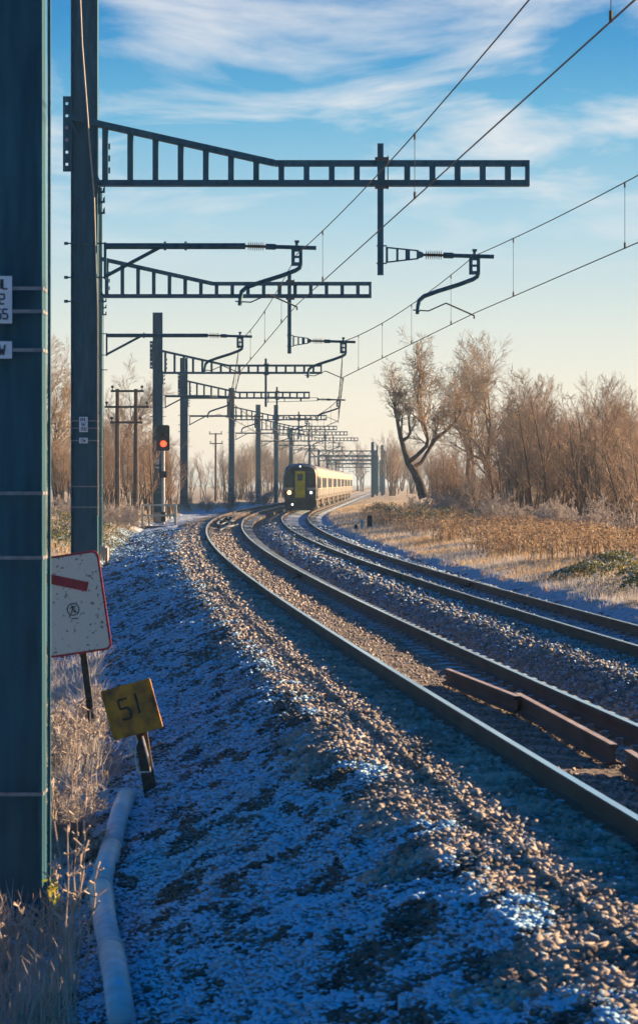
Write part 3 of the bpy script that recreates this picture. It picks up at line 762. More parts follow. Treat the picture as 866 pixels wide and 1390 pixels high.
# wires
def ohl(S, zc, zm, lab, drops):
    t = thing('overhead_wires', (S[0][0], S[0][1], 5.0), lab, 'overhead wires')
    o = Vector(t.location)
    pts = [(S[0][0] + (S[0][0] - S[1][0]) / (S[1][1] - S[0][1]) * 30, -11.5)] + S
    zs_c, zs_m = [], []
    con, mes = [], []
    for k in range(len(pts) - 1):
        (xa, ya), (xb, yb) = pts[k], pts[k+1]
        for j in range(13 if k < len(pts) - 2 else 14):
            if k > 0 and j == 0 and False: continue
            if j == 12 and k < len(pts) - 2: continue
            f = min(j / 12, 1.0)
            x = xa + (xb - xa) * f; y = ya + (yb - ya) * f
            if j == 13: continue
            con.append(Vector((x, y, zc))); mes.append(Vector((x, y, zm - 4 * 0.22 * f * (1 - f))))
    for nm, ln, r in (('contact_wire', con, 0.0095), ('messenger_wire', mes, 0.0095)):
        mb = MB(); mb.tube([p - o for p in ln if p.y > 3], [r * max(1.0, min(p.y / 60, 2.2)) for p in ln if p.y > 3], 6); mb.build(nm, M['wire'], t)
    def at(ln, y):
        for p, q in zip(ln[:-1], ln[1:]):
            if p.y <= y <= q.y: return p.lerp(q, (y - p.y) / max(q.y - p.y, 1e-6))
    for y in drops:
        a, b = at(con, y), at(mes, y)
        if a is None: continue
        mb = MB(); mb.tube([a - o, b - o], 0.0045 * max(1, min(y / 60, 2)), 5)
        mb.tube([a - o + Vector((0, 0, -0.01)), a - o + Vector((0, 0, 0.09))], 0.018, 6); mb.tube([b - o + Vector((0, 0, -0.08)), b - o + Vector((0, 0, 0.01))], 0.016, 6)
        mb.build('dropper', M['wire'], t)
ex = lambda c, n: [(float(c(y)), float(y)) for y in n]
D0 = [22.2, 36, 50.8, 64, 73, 83] + [92 + 9.1 * k for k in range(1, 28)]
ohl(S1 + ex(c1, (470, 540, 640)), 5.87, 6.97, 'pair of overhead wires strung above the nearer track', D0)
ohl(S2 + ex(c2, (470, 540, 640)), 5.68, 6.93, 'pair of overhead wires strung above the farther track', [30, 41.5, 52.2, 61.5, 70, 78, 86] + [92 + 9.1 * k for k in range(1, 28)])

# distant portals over the line
for k, (Z, zbm) in enumerate(((430, 7.2), (480, 7.0), (540, 6.8), (620, 6.6))):
    xl = float(c1(Z)) - 3.2; xr_ = float(c2(Z)) + 3.4
    t = thing('portal_gantry', (xl, Z, -0.9), ('dark portal gantry spanning both tracks, nearest behind the train', 'second portal gantry behind the train in the haze', 'third portal gantry behind the train in the haze', 'farthest portal gantry over the line, pale in the haze')[k], 'gantry', 'portal gantries over the line behind the train')
    w = xr_ - xl
    for x in (0, w):
        mb = MB(); mb.box(x - 0.2, x + 0.2, -0.15, 0.15, 0, 9.2 - 0.3 * k); mb.build('post', M['steel'], t)
    mb = MB(); z0, z1 = zbm + 0.0, zbm + 0.95
    for z in (z0, z1): mb.box(0.2, w - 0.2, -0.12, 0.12, z - 0.09, z + 0.09)
    n = 12
    for j in range(n):
        xa, xb = 0.2 + (w - 0.4) * j / n, 0.2 + (w - 0.4) * (j + 1) / n
        mb.bar((xa, 0, z0 if j % 2 else z1), (xb, 0, z1 if j % 2 else z0), 0.10, 0.08)
    mb.build('beam', M['steel'], t)
    for xx in (float(c1(Z)) - xl, float(c2(Z)) - xl):
        mb = MB(); mb.box(xx - 0.06, xx + 0.06, -0.2, -0.13, z0 - 1.2, z0 + 0.2); mb.tube([(xx, -0.2, z0 - 1.0), (xx + 1.1, -0.2, z0 - 1.0)], 0.05, 6); mb.build('hanger', M['steel'], t)
# right-hand masts
for u, Z, v0, lab in ((505.5, 400, 600, 'thick dark mast beside the far track, leftmost and nearest of the right hand row'), (511.5, 425, 605, 'slim dark mast second in the right hand row'),
                 (518.5, 440, 604, 'thick mast third in the right hand row'), (521.5, 470, 611, 'slim mast just touching the third mast of the right hand row')):
    p = P(u, v0, Z); mb = MB(); w = 0.22 if 'thick' in lab else 0.13
    zb = -0.9; H = p.z - zb
    t = thing('line_mast', (p.x, Z, zb), lab, 'mast', 'masts right of the far tracks')
    mb.box(-w, -w + .04, -0.13, 0.13, 0, H); mb.box(w - .04, w, -0.13, 0.13, 0, H); mb.box(-w + .04, w - .04, -0.02, 0.02, 0, H); mb.build('mast', M['steel'], t)
    mb = MB(); mb.box(-0.4, 0.4, -0.3, 0.3, -0.4, 0.12); mb.build('foundation', M['sleeper'], t)

# ------------------------------------------------------------------ train
def make_train():
    Zf = 189.0; L = 18.4; gap = 0.55; W = 1.22; H = 3.50; n = 9
    y = Zf
    root = thing('train', (float(c2(Zf)), Zf, -0.1), 'white passenger train with dark front and yellow gangway door, headlight lit', 'train')
    ro = Vector(root.location)
    prof = [(-W*.93, 0.85), (-W, 1.15), (-W, 1.62), (-W, 2.35), (-W*.985, 2.85), (-W*.90, 3.20), (-W*.66, 3.42), (0, 3.52), (W*.66, 3.42), (W*.90, 3.20), (W*.985, 2.85), (W, 2.35), (W, 1.62), (W, 1.15), (W*.93, 0.85)]
    for k in range(n):
        ya, yb = y, y + L; y += L + gap
        a = Vector((float(c2(ya)), ya, -0.1)); b = Vector((float(c2(yb)), yb, -0.1)); d = (b - a); ang = math.atan2(-(d.x), d.y)
        mt = Matrix.Translation(a - ro) @ Matrix.Rotation(ang, 4, 'Z')
        mb = MB(); LL = d.length
        sec = [(0, 1.0), (LL, 1.0)] if k else [(0.0, 0.93), (0.35, 0.985), (0.9, 1.0), (LL, 1.0)]
        m_ = len(prof); vs = []
        for yy, s in sec:
            for (px, pz) in prof: vs.append((px * s, yy, 0.85 + (pz - 0.85) * (s if pz > 2.6 else 1)))
        fs = []; mi = []
        for i in range(len(sec) - 1):
            for j in range(m_):
                j2 = (j+1) % m_; fs.append((i*m_+j, i*m_+j2, (i+1)*m_+j2, (i+1)*m_+j)); mi.append(1 if 5 <= j <= 8 else (3 if j in (0, 1, 12, 13) else 0))
        fs += [tuple(range(m_-1, -1, -1)), tuple(range((len(sec)-1)*m_, len(sec)*m_))]; mi += [2, 2]
        mb.add(vs, fs); mb.mi = mi
        car = mb.build('carriage', [M['train_white'], M['train_roof'], M['train_dark'], M['train_low']], root)
        car.matrix_local = mt
        # windows and doors on both flanks
        x = W + 0.004
        wins = [2.3, 4.0, 7.2, 8.9, 10.6, 13.8, 15.5] ; doors = [5.6, 12.2] + ([0.9] if k == 0 else [])
        for s in (1, -1):
            for w in wins:
                mb = MB(); xa, xb = sorted((s * x, s * (x + 0.012))); mb.box(xa, xb, w - 0.62, w + 0.62, 1.72, 2.52); mb.build('window', M['glass'], car)
            for w in doors:
                mb = MB(); xa, xb = sorted((s * x, s * (x + 0.02))); mb.box(xa, xb, w - 0.55, w + 0.55, 0.95, 2.60); dr = mb.build('door', M['train_dark'] if w < 1 else M['train_roof'], car)
                mb = MB(); xa, xb = sorted((s * (x + 0.022), s * (x + 0.03))); mb.box(xa, xb, w - 0.42, w - 0.06, 1.6, 2.4); mb.box(xa, xb, w + 0.06, w + 0.42, 1.6, 2.4); mb.build('pane', M['glass'], dr)
        mb = MB()                                       # underframe, bogies and equipment boxes
        for cy in (2.6, LL - 2.6):
            mb.box(-1.0, 1.0, cy - 1.5, cy + 1.5, 0.35, 0.62)
            for wy in (cy - 1.05, cy + 1.05):
                for s in (-1, 1): mb.tube([(s * 0.68, wy, 0.40), (s * 0.80, wy, 0.40)], 0.38, 14)
        r = random.Random(k)
        yy = 4.9
        while yy < LL - 5: 
            w = r.uniform(.6, 1.5); mb.box(-1.08, 1.08, yy, yy + w, r.uniform(.22, .45), 0.84); yy += w + r.uniform(.15, .5)
        mb.box(-1.0, 1.0, 0.5, LL - 0.3, 0.72, 0.86)
        mb.build('underframe', M['under'], car)
        if k % 3 == 1:
            mb = MB(); mb.tube([(-0.5, 8, 3.5), (-0.4, 8.8, 4.3), (0, 8, 4.9)], 0.03, 6); mb.tube([(0.5, 8, 3.5), (0.4, 8.8, 4.3), (0, 8, 4.9)], 0.03, 6); mb.box(-0.7, 0.7, 7.9, 8.1, 4.9, 4.95); mb.box(-.6, .6, 7.4, 8.8, 3.44, 3.56); mb.build('pantograph', M['dark'], car)
        if k: 
            mb = MB(); mb.box(-0.55, 0.55, -0.52, -0.02, 0.95, 2.9); mb.build('gangway', M['black'], car)
            continue
        # cab front
        mb = MB(); mb.prism([(-1.10, 0.40), (1.10, 0.40), (1.13, 1.55), (-1.13, 1.55)], -0.10, -0.004); mb.prism([(-0.95, 0.12), (0.95, 0.12), (1.08, 0.40), (-1.08, 0.40)], -0.16, 0.2); mb.build('front_skirt', M['train_dark'], car)
        mb = MB(); mb.prism([(-0.40, 1.18), (0.40, 1.18), (0.40, 3.02), (0.30, 3.12), (-0.30, 3.12), (-0.40, 3.02)], -0.16, -0.102); mb.prism([(-0.40, 1.556), (0.40, 1.556), (0.40, 3.02), (-0.40, 3.02)], -0.101, -0.004)
        fr = mb.build('gangway_frame', M['train_dark'], car)
        mb = MB(); mb.prism([(-0.36, 1.04), (0.36, 1.04), (0.36, 2.94), (-0.36, 2.94)], -0.20, -0.162); gd = mb.build('gangway_door', M['train_yellow'], car)
        mb = MB(); mb.prism([(-0.20, 2.25), (0.20, 2.25), (0.20, 2.75), (-0.20, 2.75)], -0.212, -0.203); mb.build('pane', M['glass'], gd)
        for s in (-1, 1):
            mb = MB(); q = [(0.47, 1.80), (1.00, 1.80), (1.02, 2.30), (0.96, 2.80), (0.47, 2.92)]
            q = [(s * a_, b_) for a_, b_ in q]; q = q if s > 0 else q[::-1]
            mb.prism(q, -0.03, -0.004); mb.build('windscreen', M['glass'], car)
            mb = MB(); q = [(s * a_, b_) for a_, b_ in ((0.50, 1.556), (1.12, 1.556), (1.12, 1.76), (0.50, 1.76))]; q = q if s > 0 else q[::-1]
            mb.prism(q, -0.04, -0.004); mb.build('cab_panel', M['train_white'], car)
            mb = MB(); mb.tube([(s * 0.78, -0.16, 1.40), (s * 0.78, -0.10, 1.40)], 0.15 if s < 0 else 0.09, 16); mb.build('headlight', M['headlight'] if s < 0 else M['marker'], car)
        mb = MB(); mb.tube([(-0.56, -0.2, 0.55), (-0.56, -0.15, 0.55)], 0.07, 12); mb.build('marker_lamp', M['marker'], car)
        mb = MB(); mb.tube([(0, -0.02, 3.28), (0, 0.06, 3.28)], 0.05, 10); mb.build('marker_lamp', M['marker'], car)
        mb = MB(); mb.box(-0.16, 0.16, -0.42, -0.16, 0.62, 0.86); mb.tube([(0, -0.5, .74), (0, -0.16, .74)], .1, 8)
        for s in (-.7, .7): mb.tube([(s, -0.35, 0.72), (s, -0.3, 0.72)], 0.14, 12); mb.tube([(s, -0.3, 0.72), (s, -0.12, 0.72)], 0.06, 8)
        mb.build('coupler', M['black'], car)
make_train()

# ------------------------------------------------------------------ signal, cage, marker posts, power lines
Zs = 146.0
p = P(222, 711, Zs); gz = float(ground_z(p.x, Zs))
t = thing('railway_signal', (p.x, Zs, gz), 'railway signal on a grey post showing a red light', 'signal')
s = Zs / F
top = CAMZ + (656 - 577) * s - gz; bot = CAMZ + (656 - 612) * s - gz
mb = MB(); mb.tube([(0, 0, 0), (0, 0, bot + 0.3)], 0.085, 12); mb.box(-0.22, 0.22, -0.22, 0.22, -0.1, 0.06); mb.build('post', M['post_grey'], t)
mb = MB(); w = 0.36
mb.prism([(-w, bot + .08), (-w + .08, bot), (w - .08, bot), (w, bot + .08), (w, top - .08), (w - .08, top), (-w + .08, top), (-w, top - .08)], -0.16, -0.11); mb.box(-0.2, 0.2, -0.105, 0.15, bot + 0.1, top - 0.1)
hd = mb.build('signal_head', M['black'], t)
zl = CAMZ + (656 - 602.5) * s - gz
mb = MB(); mb.tube([(0.02, -0.20, zl), (0.02, -0.165, zl)], 0.17, 20); mb.build('red_lamp', M['signal_red'], hd)
mb = MB()
for zc, r_ in ((zl, 0.20), (zl + 0.42, 0.15)):
    n = 14; vs = []; 
    for k in range(n + 1):
        a_ = math.pi * k / n
        for yy in (-0.42, -0.165): vs += [(0.02 + r_ * math.cos(a_), yy, zc + r_ * math.sin(a_)), (0.02 + (r_ + .02) * math.cos(a_), yy, zc + (r_ + .02) * math.sin(a_))]
    fs = []
    for k in range(n): b0 = k * 4; c0 = b0 + 4; fs += [(b0, b0+2, c0+2, c0), (b0+1, c0+1, c0+3, b0+3), (b0, c0, c0+1, b0+1), (b0+2, b0+3, c0+3, c0+2)]
    mb.add(vs, fs)
mb.build('hood', M['black'], hd)
zq = CAMZ + (656 - 644) * s - gz
mb = MB(); mb.box(-0.2, 0.2, -0.14, -0.09, zq - 0.18, zq + 0.18); mb.build('identity_plate', M['black'], t)
mb = MB(); mb.box(-0.12, 0.12, -0.16, 0.10, 0.2, 0.75); mb.build('junction_box', M['black'], t)
# safety cage
Zc = 140.0
pL, pR = P(194, 718, Zc), P(239, 718, Zc); gz = float(ground_z((pL.x + pR.x) / 2, Zc)) + 0.02
t = thing('safety_railing', ((pL.x + pR.x) / 2, Zc, gz), 'tubular safety railing around the foot of the signal post', 'railing')
hw = (pR.x - pL.x) / 2; top = 1.15
for (x, y_) in ((-hw, 0), (-hw + 0.25, 1.6), (hw, 0), (hw - 0.12, 1.6)):
    mb = MB(); mb.tube([(x, y_, 0), (x, y_, top)], 0.055, 8); mb.tube([(x, y_, 0), (x, y_, 0.04)], 0.09, 8); mb.build('post', M['rail_galv'], t)
for z in (top, top * 0.52):
    mb = MB(); mb.tube([(-hw + .25, 1.6, z), (-hw, 0, z), (hw, 0, z), (hw - .12, 1.6, z)], 0.052, 8); mb.build('rail', M['rail_galv'], t)
mb = MB(); mb.box(-hw - .1, hw + .1, -.1, 1.7, -0.3, 0.02); mb.build('platform', M['post_dark'], t)
# marker posts on the right verge
for u, v, wpx, hpx, mm, lab in ((501.5, 723, 7, 14, 'black', 'black marker post on the right verge, tallest of three'), (491, 724, 4, 10, 'post_grey', 'thin grey marker post between two dark ones on the verge'), (483, 723, 4, 5, 'black', 'lowest dark marker stub on the right verge')):
    Z = 122.0; q = P(u, v, Z); g = float(ground_z(q.x, Z)); k = Z / F
    mb = MB(); w = wpx * k / 2; h = hpx * k * 1.15
    mb.box(-w, w, -w * .6, w * .6, -0.2, max(h, .2)); mb.prism([(-w, max(h, .2)), (w, max(h, .2)), (w * .7, max(h, .2) + .05), (-w * .7, max(h, .2) + .05)], -w * .6, w * .6)
    o = mb.build('marker_post', M[mm]); o.location = (q.x, Z, g); tag(o, lab, 'marker post', 'marker posts on the right verge')
# H-frame power line poles
def hpole(u0, u1, vt, Z, arms, lab, vb=690):
    a, b = P(u0, vt, Z), P(u1, vt, Z); g = -0.3
    t = thing('power_line_pole', ((a.x + b.x) / 2, Z, g), lab, 'power pole')
    k = Z / F
    for x in ([a.x, b.x] if u1 != u0 else [a.x]):
        mb = MB(); mb.tube([(x - t.location.x, 0, 0), (x - t.location.x, 0, a.z - g)], [0.16, 0.11], 8); mb.build('pole', M['wood_pole'], t)
    for v, ua, ub in arms:
        z = CAMZ - (v - HORV) * k - g; xa = (ua - 433) * k - t.location.x; xb = (ub - 433) * k - t.location.x
        mb = MB(); mb.box(xa, xb, -0.2, -0.13, z - 0.06, z + 0.06); ar = mb.build('crossarm', M['wood_pole'], t)
        for x in (xa + .1, xb - .1): mb = MB(); mb.lathe((x, -.16, z + .06), (x, -.16, z + .32), [(0, .03), (.4, .03), (.5, .08), (.8, .09), (1, .03)], 8); mb.build('insulator', M['dark'], ar)
hpole(160, 185, 528, 146, ((531, 151, 196), (552.5, 143, 203), (573.5, 150, 194)), 'tall wooden H frame power pole with three crossarms left of the signal')
hpole(293, 293, 588, 330, ((589, 284, 302), (602, 285, 303)), 'slim wooden power pole between two gantry masts in the haze')

# ------------------------------------------------------------------ signs by the bank
Zb = 27.5
def board_mtx(center, ang): return Matrix.Translation(center) @ Matrix.Rotation(ang, 4, 'Y')
# white board
k = Zb / F; cx_, cz_ = (99 - 433) * k, CAMZ - (820 - HORV) * k
t = thing('warning_board', (cx_ + 0.15, Zb, -1.1), 'tilted chipped white board with red border and red diagonal stripe', 'sign')
def rrect(w, h, r, n=6):
    o = []
    for (sx, sz, a0) in ((1, 1, 0), (-1, 1, 90), (-1, -1, 180), (1, -1, 270)):
        for q in range(n + 1): a_ = R(a0 + 90 * q / n); o.append((sx * (w - r) + r * math.cos(a_), sz * (h - r) + r * math.sin(a_)))
    return o
bo = Matrix.Translation(Vector((cx_, Zb, cz_)) - Vector(t.location)) @ Matrix.Rotation(R(-8.3), 4, 'Y').inverted().inverted()
HW, HH = 0.345, 0.525
mb = MB(); mb.prism(rrect(HW, HH, 0.07), -0.012, 0.012); bd = mb.build('board', M['red_paint'], t); bd.matrix_local = bo
mb = MB(); mb.prism(rrect(HW - 0.022, HH - 0.022, 0.055), -0.018, -0.0122); mb.build('face', M['white_board'], bd)
mb = MB(); mb.bar((-HW + 0.04, -0.0205, 0.335), (0.185, -0.0205, 0.155), 0.10, 0.004)
tag(mb.build('stripe', M['red_paint'], bd))
mb = MB(); n = 20; cxx, czz, rr = 0.0, -0.055, 0.062
for q in range(n):
    a0, a1 = 2*math.pi*q/n, 2*math.pi*(q+1)/n
    mb.bar((cxx + rr*math.cos(a0), -0.0205, czz + rr*math.sin(a0)), (cxx + rr*math.cos(a1), -0.0205, czz + rr*math.sin(a1)), 0.010, 0.003)
for (a_, b_, c_, d_) in ((-.01, .045, .0, .01), (.0, .01, -.03, -.045), (.0, .01, .03, -.04), (-.03, .015, .03, .03), (.0, -.02, .02, -.03), (-.035, -.095, .04, -.10)):
    mb.bar((cxx + a_, -0.0225, czz + b_), (cxx + c_, -0.0225, czz + d_), 0.011, 0.003)
mb.build('emblem', M['ink'], bd)
mb = MB(); mb.bar((-0.08, 0.045, 1.60), (0.12, 0.045, 0.0), 0.07, 0.05); mb.build('post', M['post_dark'], t)
mb = MB(); mb.tube([(0.10, 0.01, 0.62), (0.16, 0.01, 0.25), (0.19, 0.02, 0.05)], 0.022, 8); mb.build('stay', M['frost_edge'], t)

# yellow 51 plate
Zy = 23.6; k = Zy / F; cx_, cz_ = (180 - 433) * k, CAMZ - (962 - HORV) * k; bz = float(ground_z((203 - 433) * k, Zy))
t = thing('number_sign', ((203 - 433) * k, Zy, bz), 'tilted worn yellow plate numbered 51 on a dark post', 'sign')
ANG = R(15.2)
bo = Matrix.Translation(Vector((cx_, Zy - 0.04, cz_)) - Vector(t.location)) @ Matrix.Rotation(-ANG, 4, 'Y')
h = 0.228
mb = MB(); mb.prism(rrect(h, h, 0.012, 3), -0.03, 0.0); mb.box(h - 0.028, h + 0.0, -0.046, -0.0305, -h + 0.006, h - 0.006); mb.box(-h, -h + 0.014, -0.046, -0.0305, -h + 0.006, h - 0.006)
bd = mb.build('plate', M['sign_yellow'], t); bd.matrix_local = bo
mb = MB(); write(mb, '5', -0.10, -0.075, 0.185, -0.032, 0.085, 0.022); write(mb, '1', 0.02, -0.05, 0.185, -0.032, 0.085, 0.022); mb.build('lettering', M['faded_ink'], bd)
mb = MB(); w = 0.056
top_ = Vector(((190 - 433) * k, 0, CAMZ - (985 - HORV) * k)) - Vector((t.location.x, 0, t.location.z))
mb.bar((top_.x, 0.02, top_.z), (0.03, 0.02, -0.12), 0.115, 0.06); mb.build('post', M['post_dark'], t)
def L_(u, v): return (((u - 433) * k - t.location.x), -0.03, CAMZ - (v - HORV) * k - bz)
mb = MB(); mb.tube([L_(182, 1022), L_(176, 1014), L_(174, 1003), L_(178, 997), L_(184, 998), L_(187, 1006), L_(184, 1020), L_(185, 1032), L_(188, 1048), L_(205, 1047), L_(201, 1025), L_(194, 999)], 0.0125, 6); mb.build('wire_hook', M['frost_edge'], t)
mb = MB(); mb.tube([L_(188, 1065), L_(192, 1068), L_(192, 1080)], 0.012, 6); mb.build('peg', M['frost_edge'], t)

# pale duct down the bank foot
t = thing('plastic_duct', (P(165, 1110, 22.5).x, 22.5, -1.0), 'pale segmented plastic duct running along the foot of the frosted bank', 'pipe')
path = [(172, 1106, 23.4), (163, 1140, 22.3), (152, 1180, 20.8), (142, 1220, 19.4), (137, 1252, 18.5), (143, 1285, 17.4), (152, 1330, 16.5), (158, 1385, 15.4), (166, 1450, 14.2)]
segs = [(0, 2), (2, 4), (4, 6), (6, 8)]
o_ = Vector(t.location)
pts = []
for u, v, Y_ in path:
    p = P(u, v, Y_); p.z = float(ground_z(p.x, Y_)) + 0.07; pts.append(p - o_)
for a_, b_ in segs:
    pp = pts[a_:b_ + 1]; d = (pp[-1] - pp[0]).normalized()
    mb = MB(); mb.tube(pp, [0.086] + [0.080] * (len(pp) - 2) + [0.077], 16); mb.build('pipe_section', M['pipe'], t, True)
    mb = MB(); c = pp[0]; mb.tube([c - d * 0.03, c + d * 0.04], 0.093, 16); mb.build('collar', M['pipe'], t, True)

# ------------------------------------------------------------------ trees
def tube_segs(segs, nside):
    """segs: list of polylines [(p, r)...] -> V, F arrays of quads"""
    V, Fc = [], []; base = 0
    for pl in segs:
        P_ = np.array([q[0] for q in pl]); r = np.array([q[1] for q in pl])
        T = np.gradient(P_, axis=0); T /= np.linalg.norm(T, axis=1)[:, None] + 1e-9
        up = np.array([0.12, 0.31, 0.05]) if abs(T[0, 2]) > 0.7 else np.array([0.05, 0.1, 1.0])
        U = np.cross(T, up); U /= np.linalg.norm(U, axis=1)[:, None] + 1e-9; W_ = np.cross(T, U)
        an = np.arange(nside) * 2 * np.pi / nside
        ring = P_[:, None, :] + r[:, None, None] * (U[:, None, :] * np.cos(an)[None, :, None] + W_[:, None, :] * np.sin(an)[None, :, None])
        V.append(ring.reshape(-1, 3)); m = len(pl)
        i = np.arange(m - 1)[:, None] * nside; j = np.arange(nside)[None, :]; j2 = (j + 1) % nside
        Fc.append((np.stack([i + j, i + j2, i + nside + j2, i + nside + j], -1).reshape(-1, 4)) + base); base += m * nside
    return np.concatenate(V), np.concatenate(Fc)

def grow(r, p, d, L, rad, lvl, out, cfg):
    """recursive branch"""
    maxl = cfg['levels']; n = max(3, int(cfg['seg'][min(lvl, len(cfg['seg']) - 1)]))
    pl = [(tuple(p), rad)]; step = L / n; pos = Vector(p); dv_ = Vector(d)
    for i in range(n):
        f = (i + 1) / n
        dv_ = (dv_ + Vector((r.gauss(0, 1), r.gauss(0, 1), r.gauss(0, 1))) * cfg['wob'] + Vector((0, 0, cfg['up'][min(lvl, len(cfg['up']) - 1)]))).normalized()
        pos = pos + dv_ * step
        rr = max(rad * (1 - f * 0.85), cfg['rmin'])
        pl.append((tuple(pos), rr))
        if lvl < maxl and f > cfg['bare'][min(lvl, len(cfg['bare']) - 1)]:
            k = cfg['kids'][min(lvl, len(cfg['kids']) - 1)]
            nk = int(k) + (1 if r.random() < k - int(k) else 0)
            for _ in range(nk):
                ax = dv_.orthogonal().normalized(); ax.rotate(Matrix.Rotation(r.uniform(0, 2*math.pi), 3, dv_))
                a_ = R(r.uniform(*cfg['ang'])); nd = (dv_ * math.cos(a_) + ax * math.sin(a_)).normalized()
                grow(r, pos, nd, L * r.uniform(*cfg['ratio']) * (1.12 - 0.45 * f), rr * 0.72, lvl + 1, out, cfg)
    out[min(lvl, 3)].append(pl)

def tree_meshes(seed, cfg, trunks, nm):
    r = random.Random(seed); out = [[], [], [], []]
    for (d, L, rad, off) in trunks: grow(r, Vector(off), Vector(d).normalized(), L, rad, 0, out, cfg)
    V, Fc = tube_segs(out[0], 8)
    me1 = np_mesh(nm, V, Fc, M['bark'], 4, smooth=True)
    Vs, Fs = [], []; b = 0
    for lv, ns in ((1, 5), (2, 3), (3, 3)):
        if out[lv]:
            V, Fc = tube_segs(out[lv], ns); Vs.append(V); Fs.append(Fc + b); b += len(V)
    me2 = np_mesh('crown', np.concatenate(Vs), np.concatenate(Fs), cfg.get('mat', M['twig']), 4)
    return me1, me2
def make_tree(name, seed, cfg, trunks, loc, label, cat='tree', group=None, sc=1, rz=0, stemname='trunk'):
    t = thing(name, loc, label, cat, group, rz); t.scale = (sc,) * 3
    a_, b_ = tree_meshes(seed, cfg, trunks, stemname); a_.parent = t; b_.parent = t
    return t
def copy_thing(src, loc, rz, sc, label, group, szz=None):
    c = src.copy(); C.objects.link(c); c.location = loc; c.rotation_euler = (0, 0, rz); c.scale = (sc, sc, szz or sc)
    c['label'] = label
    if group: c['group'] = group
    elif 'group' in c: del c['group']
    for ch in list(src.children):
        d = ch.copy(); C.objects.link(d); d.parent = c
    return c

cfgA = dict(levels=4, seg=(9, 7, 6, 4, 3), wob=0.10, up=(0.04, 0.05, 0.04, 0.03, 0.0), bare=(0.28, 0.2, 0.15, 0.1), kids=(1.7, 1.3, 1.3, 1.2), ang=(24, 50), ratio=(0.45, 0.60), rmin=0.008)
cfgW = dict(cfgA, kids=(0.0, 1.25, 1.15, 1.1), wob=0.14, up=(.05, .08, .06, .04, .02), ang=(28, 56), rmin=0.010)
cfgS = dict(levels=3, seg=(12, 6, 4, 3), wob=0.05, up=(0.03, 0.05, 0.03, 0.01), bare=(0.25, 0.15, 0.1), kids=(1.4, 1.35, 1.3), ang=(20, 46), ratio=(0.26, 0.42), rmin=0.006, mat=M['twig'])
cfgB = dict(levels=3, seg=(6, 4, 4, 3), wob=0.16, up=(0.03, 0.04, 0.03, 0.0), bare=(0.1, 0.1, 0.1), kids=(1.6, 1.4, 1.3), ang=(25, 60), ratio=(0.40, 0.58), rmin=0.008, mat=M['twig_frost'])

def gz_(x, y): return float(ground_z(x, y)) - 0.05
# leaning willow: trunk leaning left, two big limbs
def willow():
    Z = 170.0; k = Z / F; X0 = (574 - 433) * k; t = thing('leaning_tree', (X0, Z, gz_(X0, Z)), 'leaning bare tree with dark forked trunk at the left end of the right hand wood', 'tree')
    r = random.Random(5); out = [[], [], [], []]; g = t.location.z
    def q(u, v, dy=0): return ((u - 433) * k - X0, dy, CAMZ - (v - HORV) * k - g)
    main = [(q(575, 676), .36), (q(569, 655), .31), (q(562, 640, .2), .26), (q(554, 628, .3), .22), (q(549, 612, .3), .17), (q(544, 594, .3), .15), (q(541, 580, .2), .13), (q(539, 570, .2), .11)]
    l2 = [(q(554, 628, .3), .16), (q(566, 618, -.3), .14), (q(578, 606, -.6), .13), (q(580, 597, -.8), .12), (q(576, 580, -1), .13), (q(571, 562, -1), .11), (q(566, 548, -1), .09)]
    l3 = [(q(560, 635, .3), .15), (q(572, 628, .8), .13), (q(584, 608, 1.2), .12), (q(592, 596, 1.4), .13), (q(606, 585, 1.6), .11), (q(620, 572, 1.8), .09)]
    l4 = [(q(546, 598, .3), .13), (q(553, 594, .5), .10), (q(557, 588, .5), .09), (q(555, 572, .5), .07)]
    out[0] += [main, l2, l3, l4]
    def kids(pl, i0, L, n, lean=(0, 0, 1)):
        for i in range(i0, len(pl)):
            for _ in range(n):
                d = Vector((r.uniform(-.8, .8), r.uniform(-.8, .8), r.uniform(.35, 1.1))) + Vector(lean) * .4
                grow(r, Vector(pl[i][0]), d.normalized(), L * r.uniform(.6, 1.1), pl[i][1] * 0.6, 1, out, cfgW)
    kids(main, 5, 2.2, 1, (-.15, 0, 1)); kids(l2, 3, 2.8, 2, (-.1, 0, 1)); kids(l3, 2, 2.1, 2, (.1, 0, .9)); kids(l4, 2, 1.5, 1, (.1, 0, 1))
    for pl, L, d in ((l4, 2.6, (0.05, .1, 1)), (main, 3.0, (-.1, 0, 1)), (main, 2.6, (-.35, .2, 1)), (l2, 3.6, (-.05, 0, 1)), (l3, 1.8, (.5, 0, .9))):
        grow(r, Vector(pl[-1][0]), Vector(d).normalized(), L, pl[-1][1] * .9, 1, out, cfgW)
    V, Fc = tube_segs(out[0], 8); np_mesh('trunk', V, Fc, M['bark'], 4, t, True)
    Vs, Fs = [], []; b = 0
    for lv, ns in ((1, 5), (2, 3), (3, 3)):
        V, Fc = tube_segs(out[lv], ns); Vs.append(V); Fs.append(Fc + b); b += len(V)
    np_mesh('crown', np.concatenate(Vs), np.concatenate(Fs), M['twig'], 4, t)
willow()
